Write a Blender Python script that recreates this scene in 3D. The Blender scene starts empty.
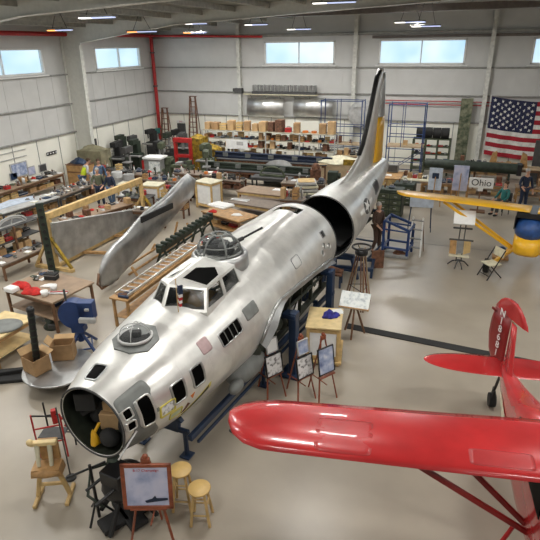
import bpy, math, random
import numpy as np
from mathutils import Vector, Matrix
random.seed(7)
S = bpy.context.scene
COL = S.collection
PI = math.pi
R = math.radians
sin, cos = math.sin, math.cos

# ------------------------------------------------------------------ camera
F = 520.0; H = 6.6
ey = np.array([210, 228, 520.]); ey /= np.linalg.norm(ey)
ex = np.array([1509, -204, -520.]); ex -= ex.dot(ey) * ey; ex /= np.linalg.norm(ex)
ex = np.array([ex[0], ex[1], -ex[2]]); ey = np.array([ey[0], ey[1], -ey[2]])
ez = np.cross(ex, ey)
RM = np.array([ex, ey, ez])
cam = bpy.data.objects.new('camera', bpy.data.cameras.new('camera'))
COL.objects.link(cam)
cam.matrix_world = Matrix(((*RM[0], 0), (*RM[1], 0), (*RM[2], H), (0, 0, 0, 1)))
cam.data.sensor_width = 36; cam.data.lens = 36 * F / 540; cam.data.clip_end = 300
S.camera = cam


def at(x, y, z=0.0):
    r = RM @ np.array([x - 270, 270 - y, -F]); t = (z - H) / r[2]
    return Vector((t * r[0], t * r[1], z))


def aty(x, y, Y):
    r = RM @ np.array([x - 270, 270 - y, -F]); t = Y / r[1]
    return Vector((t * r[0], Y, H + t * r[2]))


def atx(x, y, X):
    r = RM @ np.array([x - 270, 270 - y, -F]); t = X / r[0]
    return Vector((X, t * r[1], H + t * r[2]))


# ------------------------------------------------------------------ materials
MATS = {}


def mat(name, col, rough=0.6, metal=0.0, var=0.12, scale=6.0, bump=0.0, col2=None, emis=0, alpha=1, coat=0, trans=0):
    if name in MATS: return MATS[name]
    m = bpy.data.materials.new(name); m.use_nodes = True
    nt = m.node_tree; N = nt.nodes; L = nt.links
    b = N['Principled BSDF']
    b.inputs['Roughness'].default_value = rough
    b.inputs['Metallic'].default_value = metal
    b.inputs['Coat Weight'].default_value = coat
    tc = N.new('ShaderNodeTexCoord')
    nz = N.new('ShaderNodeTexNoise'); nz.inputs['Scale'].default_value = scale; nz.inputs['Detail'].default_value = 4
    L.new(tc.outputs['Object'], nz.inputs['Vector'])
    cr = N.new('ShaderNodeValToRGB')
    c2 = col2 or tuple(max(0, c * (1 - var * 2)) for c in col)
    cr.color_ramp.elements[0].position = 0.35; cr.color_ramp.elements[1].position = 0.65
    cr.color_ramp.elements[0].color = (*c2, 1); cr.color_ramp.elements[1].color = (*col, 1)
    L.new(nz.outputs['Fac'], cr.inputs['Fac'])
    L.new(cr.outputs['Color'], b.inputs['Base Color'])
    if bump:
        bp = N.new('ShaderNodeBump'); bp.inputs['Strength'].default_value = bump; bp.inputs['Distance'].default_value = 0.02
        L.new(nz.outputs['Fac'], bp.inputs['Height']); L.new(bp.outputs['Normal'], b.inputs['Normal'])
    if emis:
        b.inputs['Emission Color'].default_value = (*col, 1); b.inputs['Emission Strength'].default_value = emis
    if trans:
        b.inputs['Transmission Weight'].default_value = trans
    if alpha < 1:
        b.inputs['Alpha'].default_value = alpha
    MATS[name] = m
    return m


def M(n):
    return MATS[n]


mat('floor', (.375, .33, .265), .30, 0, .06, .9)
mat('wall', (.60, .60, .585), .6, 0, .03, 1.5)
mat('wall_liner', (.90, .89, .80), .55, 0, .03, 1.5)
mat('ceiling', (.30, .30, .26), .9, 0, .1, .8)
mat('column_paint', (.66, .66, .61), .55, 0, .04)
mat('steel_white', (.70, .70, .65), .5)
mat('girt', (.33, .33, .31), .6)
mat('beam', (.42, .41, .37), .6)
mat('beam_dark', (.16, .135, .12), .6)
mat('alu', (.82, .82, .79), .33, .66, .08, 3.4, .10)
mat('alu_dull', (.52, .53, .53), .34, .8, .16, 2.5, .06)
mat('alu_bright', (.80, .80, .78), .34, .9, .10, 3)
mat('alu_grey', (.20, .21, .20), .55, .1)
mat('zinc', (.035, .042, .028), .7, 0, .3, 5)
mat('black', (.012, .012, .013), .35, 0, .2)
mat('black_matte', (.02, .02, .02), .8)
mat('darkgrey', (.07, .07, .07), .6)
mat('grey', (.28, .28, .27), .6)
mat('lightgrey', (.5, .5, .49), .6)
mat('glass_dark', (.001, .001, .001), .5, 0, .2, 3)
MATS['glass_dark'].node_tree.nodes['Principled BSDF'].inputs['Specular IOR Level'].default_value = .04
mat('glass', (.5, .55, .55), .03, 0, 0, 3, alpha=.05)
mat('red', (.50, .022, .024), .26, 0, .14, 1.6, .03, coat=.5)
mat('red_patch', (.49, .028, .03), .34, 0, .12, 2, coat=.3)
mat('red_dark', (.26, .014, .014), .35, 0, .15, 2)
mat('red_paint', (.50, .02, .02), .45)
mat('red_cloth', (.60, .02, .015), .85, 0, .2, 12, .3)
mat('shelf_tan', (.42, .39, .30), .6)
mat('cream', (.72, .68, .50), .5)
mat('white', (.80, .80, .78), .6, 0, .04)
mat('paper', (.85, .86, .85), .7, 0, .05)
mat('yellow', (.85, .46, .015), .35, 0, .08, 3, coat=.3)
mat('yellow_dull', (.42, .27, .02), .7, 0, .35, 6)
mat('wood', (.52, .30, .12), .6, 0, .18, 7)
mat('pine', (.68, .47, .20), .6, 0, .14, 6)
mat('stool_pine', (.74, .50, .18), .45, 0, .1, 5)
mat('pine_light', (.78, .60, .30), .5, 0, .1, 6)
mat('wood_dark', (.20, .10, .05), .6, 0, .2, 7)
mat('mahogany', (.30, .075, .03), .4, 0, .2, 8)
mat('plywood', (.50, .38, .24), .7, 0, .1, 5)
mat('brown_top', (.33, .23, .15), .6, 0, .12, 5)
mat('brown_top2', (.22, .17, .13), .6, 0, .12, 5)
mat('carton', (.44, .27, .13), .85, 0, .15, 4)
mat('carton_light', (.58, .38, .19), .85, 0, .12, 4)
mat('blue', (.014, .035, .085), .5, 0, .15, 4)
mat('blue_mid', (.018, .05, .17), .45, 0, .1, 4)
mat('blue_bright', (.02, .08, .27), .45, 0, .2, 5)
mat('blue_cloth', (.05, .05, .36), .9, 0, .3, 12, .4)
mat('pale_blue', (.60, .68, .80), .6)
mat('green_dark', (.03, .045, .03), .55, 0, .25, 5)
mat('green_olive', (.10, .12, .07), .7, 0, .3, 5)
mat('green_splotch', (.24, .24, .16), .8, 0, .3, 5, col2=(.045, .065, .035))
mat('olive_tan', (.26, .24, .15), .8, 0, .2, 3)
mat('teal', (.02, .16, .15), .7)
mat('rust', (.20, .09, .05), .8, 0, .3, 8)
mat('orange', (.75, .22, .03), .6)
mat('hivis', (.62, .75, .03), .8)
mat('skin', (.55, .30, .20), .6, 0, .05)
mat('skin_dark', (.28, .15, .10), .6, 0, .05)
mat('hair_grey', (.45, .43, .40), .9)
mat('hair_brown', (.07, .04, .02), .9)
mat('jeans', (.09, .15, .25), .85, 0, .2, 15)
mat('cloth_olive', (.13, .14, .09), .9)
mat('cloth_brown', (.10, .06, .045), .9)
mat('cloth_navy', (.02, .03, .06), .9)
mat('lamp', (1, .97, .9), .5, 0, 0, 3, emis=6)
mat('lamp_hot', (1, .35, .08), .5, 0, 0, 3, emis=6)
mat('lamp_cool', (.55, .65, 1), .5, 0, 0, 3, emis=2.2)


def tex(m): return MATS[m].node_tree


# wood planks / aluminium seams
def alu_panels(name):
    nt = tex(name); N = nt.nodes; L = nt.links; b = N['Principled BSDF']
    tc = N.new('ShaderNodeTexCoord')
    v = N.new('ShaderNodeTexVoronoi'); v.inputs['Scale'].default_value = 1.6; v.distance = 'CHEBYCHEV'
    L.new(tc.outputs['Object'], v.inputs['Vector'])
    mx = N.new('ShaderNodeMix'); mx.data_type = 'RGBA'; mx.blend_type = 'MULTIPLY'; mx.inputs[0].default_value = .42
    hs = N.new('ShaderNodeValToRGB'); hs.color_ramp.elements[0].color = (.70, .66, .66, 1); hs.color_ramp.elements[1].color = (1, 1, .97, 1)
    L.new(v.outputs['Color'], hs.inputs['Fac'])
    src = b.inputs['Base Color'].links[0].from_socket
    L.new(src, mx.inputs[6]); L.new(hs.outputs['Color'], mx.inputs[7]); L.new(mx.outputs[2], b.inputs['Base Color'])
    mr = N.new('ShaderNodeMapRange'); mr.inputs[3].default_value = .26; mr.inputs[4].default_value = .46
    L.new(v.outputs['Color'], mr.inputs[0]); L.new(mr.outputs[0], b.inputs['Roughness'])
    # seams across the body
    sx = N.new('ShaderNodeSeparateXYZ'); L.new(tc.outputs['Object'], sx.inputs[0])
    w = N.new('ShaderNodeMath'); w.operation = 'MODULO'; w.inputs[1].default_value = .62
    ad = N.new('ShaderNodeMath'); ad.operation = 'ADD'; ad.inputs[1].default_value = 20
    L.new(sx.outputs['Y'], ad.inputs[0]); L.new(ad.outputs[0], w.inputs[0])
    lt = N.new('ShaderNodeMath'); lt.operation = 'LESS_THAN'; lt.inputs[1].default_value = .014
    L.new(w.outputs[0], lt.inputs[0])
    bp = N.new('ShaderNodeBump'); bp.invert = True; bp.inputs['Strength'].default_value = .5; bp.inputs['Distance'].default_value = .01
    L.new(lt.outputs[0], bp.inputs['Height'])
    if b.inputs['Normal'].links: L.new(b.inputs['Normal'].links[0].from_socket, bp.inputs['Normal'])
    L.new(bp.outputs['Normal'], b.inputs['Normal'])


alu_panels('alu'); alu_panels('alu_dull')


def picture_mat(name, cols, scale=4, seed=0):
    m = bpy.data.materials.new(name); m.use_nodes = True; nt = m.node_tree; N = nt.nodes; L = nt.links
    b = N['Principled BSDF']; b.inputs['Roughness'].default_value = .4
    tc = N.new('ShaderNodeTexCoord'); mp = N.new('ShaderNodeMapping'); mp.inputs['Location'].default_value = (seed, seed * 2, 0)
    nz = N.new('ShaderNodeTexNoise'); nz.inputs['Scale'].default_value = scale; nz.inputs['Detail'].default_value = 5
    cr = N.new('ShaderNodeValToRGB'); e = cr.color_ramp.elements
    while len(e) < len(cols): e.new(.5)
    for i, c in enumerate(cols): e[i].position = .3 + .4 * i / (len(cols) - 1); e[i].color = (*c, 1)
    L.new(tc.outputs['Object'], mp.inputs['Vector']); L.new(mp.outputs[0], nz.inputs['Vector'])
    L.new(nz.outputs['Fac'], cr.inputs['Fac']); L.new(cr.outputs['Color'], b.inputs['Base Color'])
    MATS[name] = m


picture_mat('pic_sky', [(.22, .27, .45), (.50, .52, .68), (.62, .60, .72)], 3)
picture_mat('pic_bw', [(.03, .03, .03), (.75, .75, .75), (.8, .8, .8)], 14, 3)
picture_mat('pic_blue', [(.10, .14, .30), (.35, .42, .60), (.75, .78, .82)], 5, 5)
picture_mat('junk', [(.05, .04, .035), (.22, .17, .13), (.40, .34, .27)], 9, 1)
picture_mat('drawing', [(.45, .50, .52), (.78, .82, .80), (.84, .86, .84)], 9, 9)


# ------------------------------------------------------------------ mesh builder
class MB:
    def __init__(s): s.v = []; s.f = []; s.m = []; s.mi = 0; s.sm = []; s.smooth = False

    def add(s, vs, fs, mi=None, smooth=None):
        o = len(s.v); s.v += [tuple(map(float, v)) for v in vs]
        for f in fs:
            s.f.append([i + o for i in f]); s.m.append(s.mi if mi is None else mi); s.sm.append(s.smooth if smooth is None else smooth)
        return s

    def box(s, c, d, rz=0, mi=None, rx=0, ry=0):
        hx, hy, hz = [q / 2 for q in d]
        ch = min(.012, .18 * min(d))
        # bevelled box: 24 verts
        vs = []; idx = {}
        for sx in (-1, 1):
            for sy in (-1, 1):
                for sz in (-1, 1):
                    for a in range(3):
                        p = [sx * hx, sy * hy, sz * hz]
                        for b in range(3):
                            if b != a: p[b] -= (sx, sy, sz)[b] * ch
                        idx[(sx, sy, sz, a)] = len(vs); vs.append(p)
        fs = []
        for a in range(3):
            b, c2 = (a + 1) % 3, (a + 2) % 3
            for sa in (-1, 1):
                q = []
                for sb, sc in ((-1, -1), (1, -1), (1, 1), (-1, 1)):
                    k = [0, 0, 0]; k[a] = sa; k[b] = sb; k[c2] = sc; q.append(idx[(*k, a)])
                fs.append(q if sa > 0 else q[::-1])
        for a in range(3):  # edges along axis a
            b, c2 = (a + 1) % 3, (a + 2) % 3
            for sb in (-1, 1):
                for sc in (-1, 1):
                    def I(sa, ax):
                        k = [0, 0, 0]; k[a] = sa; k[b] = sb; k[c2] = sc; return idx[(*k, ax)]
                    q = [I(-1, b), I(1, b), I(1, c2), I(-1, c2)]
                    fs.append(q if sb * sc < 0 else q[::-1])
        for sx in (-1, 1):
            for sy in (-1, 1):
                for sz in (-1, 1):
                    q = [idx[(sx, sy, sz, a)] for a in range(3)]
                    fs.append(q if sx * sy * sz > 0 else q[::-1])
        m = Matrix.Rotation(rz, 3, 'Z') @ Matrix.Rotation(ry, 3, 'Y') @ Matrix.Rotation(rx, 3, 'X')
        vs = [tuple(m @ Vector(p) + Vector(c)) for p in vs]
        return s.add(vs, fs, mi, False)

    def bar(s, p0, p1, w, h=None, mi=None, up=(0, 0, 1)):
        h = h or w; p0 = Vector(p0); p1 = Vector(p1); d = p1 - p0; L = d.length
        if L < 1e-6: return s
        y = d / L; up = Vector(up)
        if abs(y.dot(up)) > .98: up = Vector((1, 0, 0)) if abs(y.x) < .9 else Vector((0, 1, 0))
        x = y.cross(up).normalized(); z = x.cross(y)
        m = Matrix((x, y, z)).transposed(); c = (p0 + p1) / 2
        t = MB(); t.box((0, 0, 0), (w, L, h))
        return s.add([tuple(m @ Vector(p) + c) for p in t.v], t.f, mi, False)

    def tube(s, p0, p1, r, r2=None, n=10, mi=None, cap=True):
        r2 = r if r2 is None else r2; p0 = Vector(p0); p1 = Vector(p1); y = (p1 - p0)
        if y.length < 1e-6: return s
        y.normalize(); up = Vector((0, 0, 1)) if abs(y.z) < .95 else Vector((1, 0, 0))
        x = y.cross(up).normalized(); z = x.cross(y)
        vs = []
        for p, rr in ((p0, r), (p1, r2)):
            for k in range(n):
                a = 2 * PI * k / n; vs.append(tuple(p + x * rr * cos(a) + z * rr * sin(a)))
        fs = [[k, (k + 1) % n, n + (k + 1) % n, n + k] for k in range(n)]
        s.add(vs, fs, mi, True)
        if cap:
            s.add(vs[:n], [list(range(n))[::-1]], mi, False); s.add(vs[n:], [list(range(n))], mi, False)
        return s

    def path(s, pts, r, n=8, mi=None):
        pts = [Vector(p) for p in pts]; vs = []
        for i, p in enumerate(pts):
            d = (pts[min(i + 1, len(pts) - 1)] - pts[max(i - 1, 0)]).normalized()
            up = Vector((0, 0, 1)) if abs(d.z) < .9 else Vector((1, 0, 0))
            x = d.cross(up).normalized(); z = x.cross(d)
            for k in range(n):
                a = 2 * PI * k / n; vs.append(tuple(p + x * r * cos(a) + z * r * sin(a)))
        m = len(pts); fs = [[i * n + k, i * n + (k + 1) % n, (i + 1) * n + (k + 1) % n, (i + 1) * n + k] for i in range(m - 1) for k in range(n)]
        fs += [list(range(n))[::-1], list(range((m - 1) * n, m * n))]
        return s.add(vs, fs, mi, True)

    def lathe(s, prof, c=(0, 0, 0), n=24, mi=None, sx=1, sy=1, smooth=True):
        vs = []; c = Vector(c)
        for r, z in prof:
            for k in range(n):
                a = 2 * PI * k / n; vs.append((c.x + r * cos(a) * sx, c.y + r * sin(a) * sy, c.z + z))
        m = len(prof); fs = [[i * n + k, i * n + (k + 1) % n, (i + 1) * n + (k + 1) % n, (i + 1) * n + k] for i in range(m - 1) for k in range(n)]
        if prof[0][0] > 1e-4: fs.append(list(range(n))[::-1])
        if prof[-1][0] > 1e-4: fs.append(list(range((m - 1) * n, m * n)))
        return s.add(vs, fs, mi, smooth)

    def ball(s, c, r, sx=1, sy=1, sz=1, n=14, mi=None):
        pr = [(max(1e-5, r * sin(PI * i / 8)), -r * cos(PI * i / 8) * sz) for i in range(9)]
        return s.lathe(pr, c, n, mi, sx, sy)

    def prism(s, poly, z0, z1, mi=None, plane='xy', off=0):
        n = len(poly)

        def P(a, b, h):
            return (a, b, h) if plane == 'xy' else ((a, h, b) if plane == 'xz' else (h, a, b))
        vs = [P(a, b, z0) for a, b in poly] + [P(a, b, z1) for a, b in poly]
        fs = [list(range(n))[::-1], list(range(n, 2 * n))] + [[i, (i + 1) % n, n + (i + 1) % n, n + i] for i in range(n)]
        return s.add(vs, fs, mi, False)

    def blob(s, c, d, seed=0, mi=None, n=16):
        """a crumpled, cloth-like heap"""
        rnd = random.Random(seed); vs = []; rings = 7; ph = [rnd.uniform(0, 6) for _ in range(6)]
        for i in range(rings):
            t = i / (rings - 1); rr = cos(t * PI / 2) ** .6 if i < rings - 1 else .02
            for k in range(n):
                a = 2 * PI * k / n; w = 1 + .16 * sin(3 * a + ph[0] + 2 * t) + .12 * sin(5 * a + ph[1] - t * 4)
                vs.append((c[0] + d[0] / 2 * rr * w * cos(a), c[1] + d[1] / 2 * rr * w * sin(a),
                           c[2] + d[2] * (t ** 1.1) * (1 + .15 * sin(2 * a + ph[2]))))
        fs = [[i * n + k, i * n + (k + 1) % n, (i + 1) * n + (k + 1) % n, (i + 1) * n + k] for i in range(rings - 1) for k in range(n)]
        fs += [list(range(n))[::-1], list(range((rings - 1) * n, rings * n))]
        return s.add(vs, fs, mi, True)

    def build(s, name, mats, parent=None, loc=None, rz=0):
        me = bpy.data.meshes.new(name); me.from_pydata(s.v, [], s.f)
        if isinstance(mats, str): mats = [mats]
        for m in mats: me.materials.append(MATS[m])
        for p, mi, sm in zip(me.polygons, s.m, s.sm):
            p.material_index = min(mi, len(mats) - 1); p.use_smooth = sm
        me.update()
        o = bpy.data.objects.new(name, me); COL.objects.link(o)
        if parent: o.parent = parent
        if loc is not None: o.location = loc
        o.rotation_euler.z = rz
        return o


def tag(o, label, cat, group=None, kind=None):
    o['label'] = label; o['category'] = cat
    if group: o['group'] = group
    if kind: o['kind'] = kind
    return o


def thing(name, label, cat, loc=(0, 0, 0), rz=0, group=None):
    o = bpy.data.objects.new(name, None); COL.objects.link(o); o.empty_display_size = .1
    o.location = loc; o.rotation_euler.z = rz
    return tag(o, label, cat, group)


def solo(name, mb, mats, label, cat, loc=(0, 0, 0), rz=0, group=None):
    return tag(mb.build(name, mats, None, loc, rz), label, cat, group)


def struct(name, mb, mats):
    o = mb.build(name, mats); o['kind'] = 'structure'; return o


def dup(root, loc, rz, label, group=None):
    r = root.copy(); COL.objects.link(r); r.location = loc; r.rotation_euler = (0, 0, rz); r['label'] = label
    if group: r['group'] = group
    for ch in list(root.children):
        c = ch.copy(); COL.objects.link(c); c.parent = r
        for g in ch.children:
            d = g.copy(); COL.objects.link(d); d.parent = c
    return r


def text_mesh(body, size, mname, parent, name, loc, rot, depth=.004, align='CENTER'):
    cu = bpy.data.curves.new(name, 'FONT'); cu.body = body; cu.size = size; cu.extrude = depth
    cu.align_x = align; cu.align_y = 'CENTER'
    o = bpy.data.objects.new(name, cu); COL.objects.link(o)
    dg = bpy.context.evaluated_depsgraph_get(); me = bpy.data.meshes.new_from_object(o.evaluated_get(dg))
    bpy.data.objects.remove(o)
    me.materials.clear(); me.materials.append(MATS[mname])
    o = bpy.data.objects.new(name, me); COL.objects.link(o)
    o.parent = parent; o.location = loc; o.rotation_euler = rot
    return o


# ================================================================== ROOM
XL, XR, YB, YF, ZE = -19.8, 15.0, 31.6, -8.0, 7.35
SL = .055  # roof slope


def ceil_z(x): return ZE + .25 + SL * min(x - XL, 22 - (x - XL) if x - XL > 22 else x - XL) if x - XL < 20 else ZE + .25 + SL * (20 - (x - XL - 20) * .2)


mb = MB(); mb.box(((XL + XR) / 2, (YB + YF) / 2, -.1), (XR - XL + .6, YB - YF + .6, .2)); struct('floor', mb, 'floor')


def wall_boxes(mb, axis, fixed, thick, u0, u1, z0, z1, holes, mi=0):
    us = sorted({u0, u1, *[h[0] for h in holes], *[h[1] for h in holes]})
    us = [u for u in us if u0 <= u <= u1]; zs = sorted({z0, z1, *[min(max(h[2], z0), z1) for h in holes], *[min(max(h[3], z0), z1) for h in holes]})
    for a, b in zip(us, us[1:]):
        for c, d in zip(zs, zs[1:]):
            if any(h[0] < (a + b) / 2 < h[1] and h[2] < (c + d) / 2 < h[3] for h in holes): continue
            hu, hz = (b - a), (d - c)
            cen = ((a + b) / 2, (c + d) / 2)
            if axis == 'y': vs_c = (cen[0], fixed, cen[1]); dd = (hu, thick, hz)
            else: vs_c = (fixed, cen[0], cen[1]); dd = (thick, hu, hz)
            x, y, z = [q / 2 for q in dd]
            vs = [(vs_c[0] + i * x, vs_c[1] + j * y, vs_c[2] + k * z) for i in (-1, 1) for j in (-1, 1) for k in (-1, 1)]
            mb.add(vs, [[0, 1, 3, 2], [4, 6, 7, 5], [0, 4, 5, 1], [2, 3, 7, 6], [0, 2, 6, 4], [1, 5, 7, 3]], mi)


ZT = 9.2
BW = [(-12.05, -7.72, 5.50, 6.78), (-5.22, -.62, 5.50, 6.78), (2.55, 7.1, 5.50, 6.78), (9.0, 13.4, 5.50, 6.78)]
LW = [(16.6, 21.7, 5.42, 6.60), (25.65, 30.1, 5.42, 6.60), (6.5, 11.7, 5.42, 6.60), (-3.5, 1.5, 5.42, 6.60)]
for nm, ax, fx, u0, u1, holes in (('wall_back', 'y', YB, XL, XR, BW), ('wall_left', 'x', XL, YF, YB, LW)):
    mb = MB()
    sg = 1 if ax == 'y' else -1
    wall_boxes(mb, ax, fx + sg * .1, .2, u0, u1, 0, 2.5, [], 1)
    wall_boxes(mb, ax, fx + sg * .1, .2, u0, u1, 2.5, ZT, holes, 0)
    # vertical standing seams
    u = u0 + .4
    while u < u1:
        z1 = 2.5
        c = (u, fx - .008, 1.25) if ax == 'y' else (fx + .008, u, 1.25)
        mb.box(c, (.035, .016, 2.5) if ax == 'y' else (.016, .035, 2.5), mi=2)
        u += 1.55
    u = u0 + .2
    while u < u1:
        for z0, z1 in ((2.5, 5.3),):
            c = (u, fx - .006, (z0 + z1) / 2) if ax == 'y' else (fx + .006, u, (z0 + z1) / 2)
            mb.box(c, (.02, .012, z1 - z0) if ax == 'y' else (.012, .02, z1 - z0), mi=0)
        u += 1.03
    struct(nm, mb, ['wall', 'wall_liner', 'girt'])
mb = MB(); wall_boxes(mb, 'x', XR + .1, .2, YF, YB, 0, ZT, []); struct('wall_right', mb, 'wall')
mb = MB(); wall_boxes(mb, 'y', YF - .1, .2, XL, XR, 0, ZT, []); struct('wall_front', mb, 'wall')
# ceiling: two pitches
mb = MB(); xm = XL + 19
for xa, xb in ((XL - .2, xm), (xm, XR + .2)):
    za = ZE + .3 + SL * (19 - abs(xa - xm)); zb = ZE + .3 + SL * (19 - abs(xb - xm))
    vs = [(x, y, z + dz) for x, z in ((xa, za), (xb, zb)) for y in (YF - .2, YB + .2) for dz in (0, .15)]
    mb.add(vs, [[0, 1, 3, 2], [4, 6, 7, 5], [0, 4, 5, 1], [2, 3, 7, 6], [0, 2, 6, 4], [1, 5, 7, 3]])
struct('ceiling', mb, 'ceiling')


def roofz(x): return ZE + .3 + SL * (19 - abs(x - xm))


w = bpy.data.worlds.new('sky'); S.world = w; w.use_nodes = True
nt = w.node_tree; bg = nt.nodes['Background']
tcw = nt.nodes.new('ShaderNodeTexCoord'); nzw = nt.nodes.new('ShaderNodeTexNoise'); nzw.inputs['Scale'].default_value = 9; nzw.inputs['Detail'].default_value = 6
crw = nt.nodes.new('ShaderNodeValToRGB'); crw.color_ramp.elements[0].position = .38; crw.color_ramp.elements[1].position = .62
crw.color_ramp.elements[0].color = (.42, .66, .86, 1); crw.color_ramp.elements[1].color = (.78, .93, .98, 1)
nt.links.new(tcw.outputs['Generated'], nzw.inputs['Vector']); nt.links.new(nzw.outputs['Fac'], crw.inputs['Fac']); nt.links.new(crw.outputs['Color'], bg.inputs['Color'])
bg.inputs['Strength'].default_value = 2.7
S.view_settings.view_transform = 'Standard'; S.view_settings.look = 'None'; S.view_settings.gamma = 1; S.view_settings.use_curve_mapping = False
S.view_settings.exposure = -1.0
# windows
k = 0
for ax, hs in (('y', BW), ('x', LW)):
    for (a, b, c, d) in hs:
        k += 1
        mb = MB()

        def P(u, z, t=0): return (u, YB + .02 + t, z) if ax == 'y' else (XL - .02 - t, u, z)
        dm = (lambda w, h: (w, .14, h)) if ax == 'y' else (lambda w, h: (.14, w, h))
        mb.box(P((a + b) / 2, c + .05), dm(b - a, .10)); mb.box(P((a + b) / 2, d - .04), dm(b - a, .08))
        mb.box(P(a + .05, (c + d) / 2), dm(.10, d - c)); mb.box(P(b - .05, (c + d) / 2), dm(.10, d - c))
        mb.box(P((a + b) / 2, (c + d) / 2), dm(.06, d - c))
        mb.box(P((a + b) / 2, c - .05, -.05), (b - a + .3, .2, .07) if ax == 'y' else (.2, b - a + .3, .07))
        g = (lambda w, h: (w, .012, h)) if ax == 'y' else (lambda w, h: (.012, w, h))
        mb.box(P((a + b) / 2, (c + d) / 2, .06), g(b - a, d - c), mi=1)
        o = struct('window_%d' % k, mb, ['white', 'glass'])
# trim: girts, eave, columns, rafters, purlins
tn = [0]


def trim(mb, m):
    tn[0] += 1; return struct('trim_%d' % tn[0], mb, m)


for z in (2.5, 3.92, 5.36):
    mb = MB(); mb.box(((XL + XR) / 2, YB - .06, z), (XR - XL - .1, .12, .075)); trim(mb, 'girt')
    mb = MB(); mb.box((XL + .06, (YB + YF) / 2 - .1, z - .02), (.12, YB - YF - .4, .075)); trim(mb, 'girt')
mb = MB(); mb.box(((XL + XR) / 2, YB - .1, 7.12), (XR - XL - .1, .2, .16)); trim(mb, 'girt')
mb = MB(); mb.box((-.2, YB - .12, 6.93), (XR + 5.6, .12, .14)); mb.v = [(x if x > -5.6 else -5.6, y, z) for x, y, z in mb.v]; trim(mb, 'beam_dark')
for x in (-13.66, -6.5, .62, 7.8):
    mb = MB(); t = roofz(x)
    mb.box((x, YB - .30, t / 2), (.22, .02, t)); mb.box((x, YB - .02, t / 2), (.22, .02, t)); mb.box((x, YB - .16, t / 2), (.03, .28, t))
    trim(mb, 'steel_white')
for y in (23.2, 14.0, 4.8, -4.4):
    mb = MB()
    # tapered web column then the tapered rafter
    zt = roofz(XL) - .05
    w0, w1 = 1.0, 1.15
    mb.prism([(XL + .06, 0), (XL + w0, 0), (XL + w1, zt - .9), (XL + w1, zt), (XL + .06, zt)], y - .015, y + .015, plane='xz')
    mb.bar((XL + w0, y, .0), (XL + w1, y, zt - .9), .26, .03, mi=1, up=(1, 0, 0)); mb.box((XL + .04, y, zt / 2), (.04, .26, zt))
    for sx, xa, xb in ((1, XL + w1, xm), (-1, XR - .1, xm)):
        za, zb = roofz(xa), roofz(xb)
        mb.prism([(xa, za - .9), (xa + (xb - xa) * .3, roofz(xa + (xb - xa) * .3) - .5), (xb, zb - .6), (xb, zb - .02), (xa, za - .02)], y - .015, y + .015, plane='xz')
        q = xa + (xb - xa) * .3
        mb.bar((xa, y, za - .9), (q, y, roofz(q) - .5), .26, .03, mi=1); mb.bar((q, y, roofz(q) - .5), (xb, y, zb - .6), .26, .03, mi=1)
    trim(mb, ['column_paint', 'steel_white'])
# low portal beam across the bay in front of the gable wall, seen as the broad dark band
mb = MB(); mb.bar((-13.5, 27.2, roofz(-13.5) + .0), (XR - .2, 27.2, roofz(-13.5) + .15), .28, .30); trim(mb, 'beam_dark')
for i, x in enumerate(np.arange(XL + 1.6, XR - .4, 1.6)):
    mb = MB(); mb.box((x, (YB + YF) / 2, roofz(x) - .13), (.07, YB - YF - .5, .2)); trim(mb, 'beam')

# red sprinkler main on the left wall + riser in the corner
p = thing('fire_pipe', 'long red sprinkler pipe running along the left wall eave and down the corner', 'pipe', (XL + .35, YB - .6, 0))
mb = MB(); mb.tube((0, .0, .1), (0, 0, 7.15), .11, n=12); mb.build('riser', 'red_paint', p)
mb = MB(); mb.tube((.0, -30, 7.22), (0, .2, 7.22), .10, n=12); mb.tube((0, 0, 7.22), (7.5, 0, 7.05), .07); mb.build('main_pipe', 'red_paint', p)
for z in (1.5, 4.2, 6.2): mb = MB(); mb.lathe([(.15, 0), (.15, .08)], (0, 0, z), 12); mb.build('collar', 'darkgrey', p)
for y in range(-28, 0, 4): mb = MB(); mb.tube((0, y, 7.2), (0, y, 7.55), .015); mb.build('bracket', 'darkgrey', p)
p = thing('fire_pipe', 'thin pink-red sprinkler pipes running along the back wall behind the scaffolds', 'pipe', (-5.0, YB - .12, 3.62))
for z in (0, -.18):
    mb = MB(); mb.tube((0, -.06, z), (7.2, -.06, z), .025); mb.build('pipe_run', 'red_paint', p)

# ceiling lights: the ones in view and the rest of the grid
lamp0 = None


def ceiling_light(loc, rz, label, L=1.3, hot='lamp', power=150, group=None, tubes=True):
    t = thing('ceiling_light', label, 'light', loc, rz, group)
    mb = MB(); mb.box((0, 0, .05), (L, .26, .06)); mb.build('housing', 'grey', t)
    mb = MB(); mb.box((-L * .32, 0, .005), (L * .3, .2, .03)); mb.build('heater_tube', hot, t)
    mb = MB(); mb.box((L * .16, 0, .005), (L * .62, .16, .03)); mb.build('tube_lamp', 'lamp_cool', t)
    mb = MB(); dz = roofz(loc[0]) - loc[2] - .02
    for sx in (-.3, .3): mb = MB(); mb.tube((sx * L, 0, .07), (sx * .2, 0, dz), .012); mb.build('hanger', 'darkgrey', t)
    return t


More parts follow.
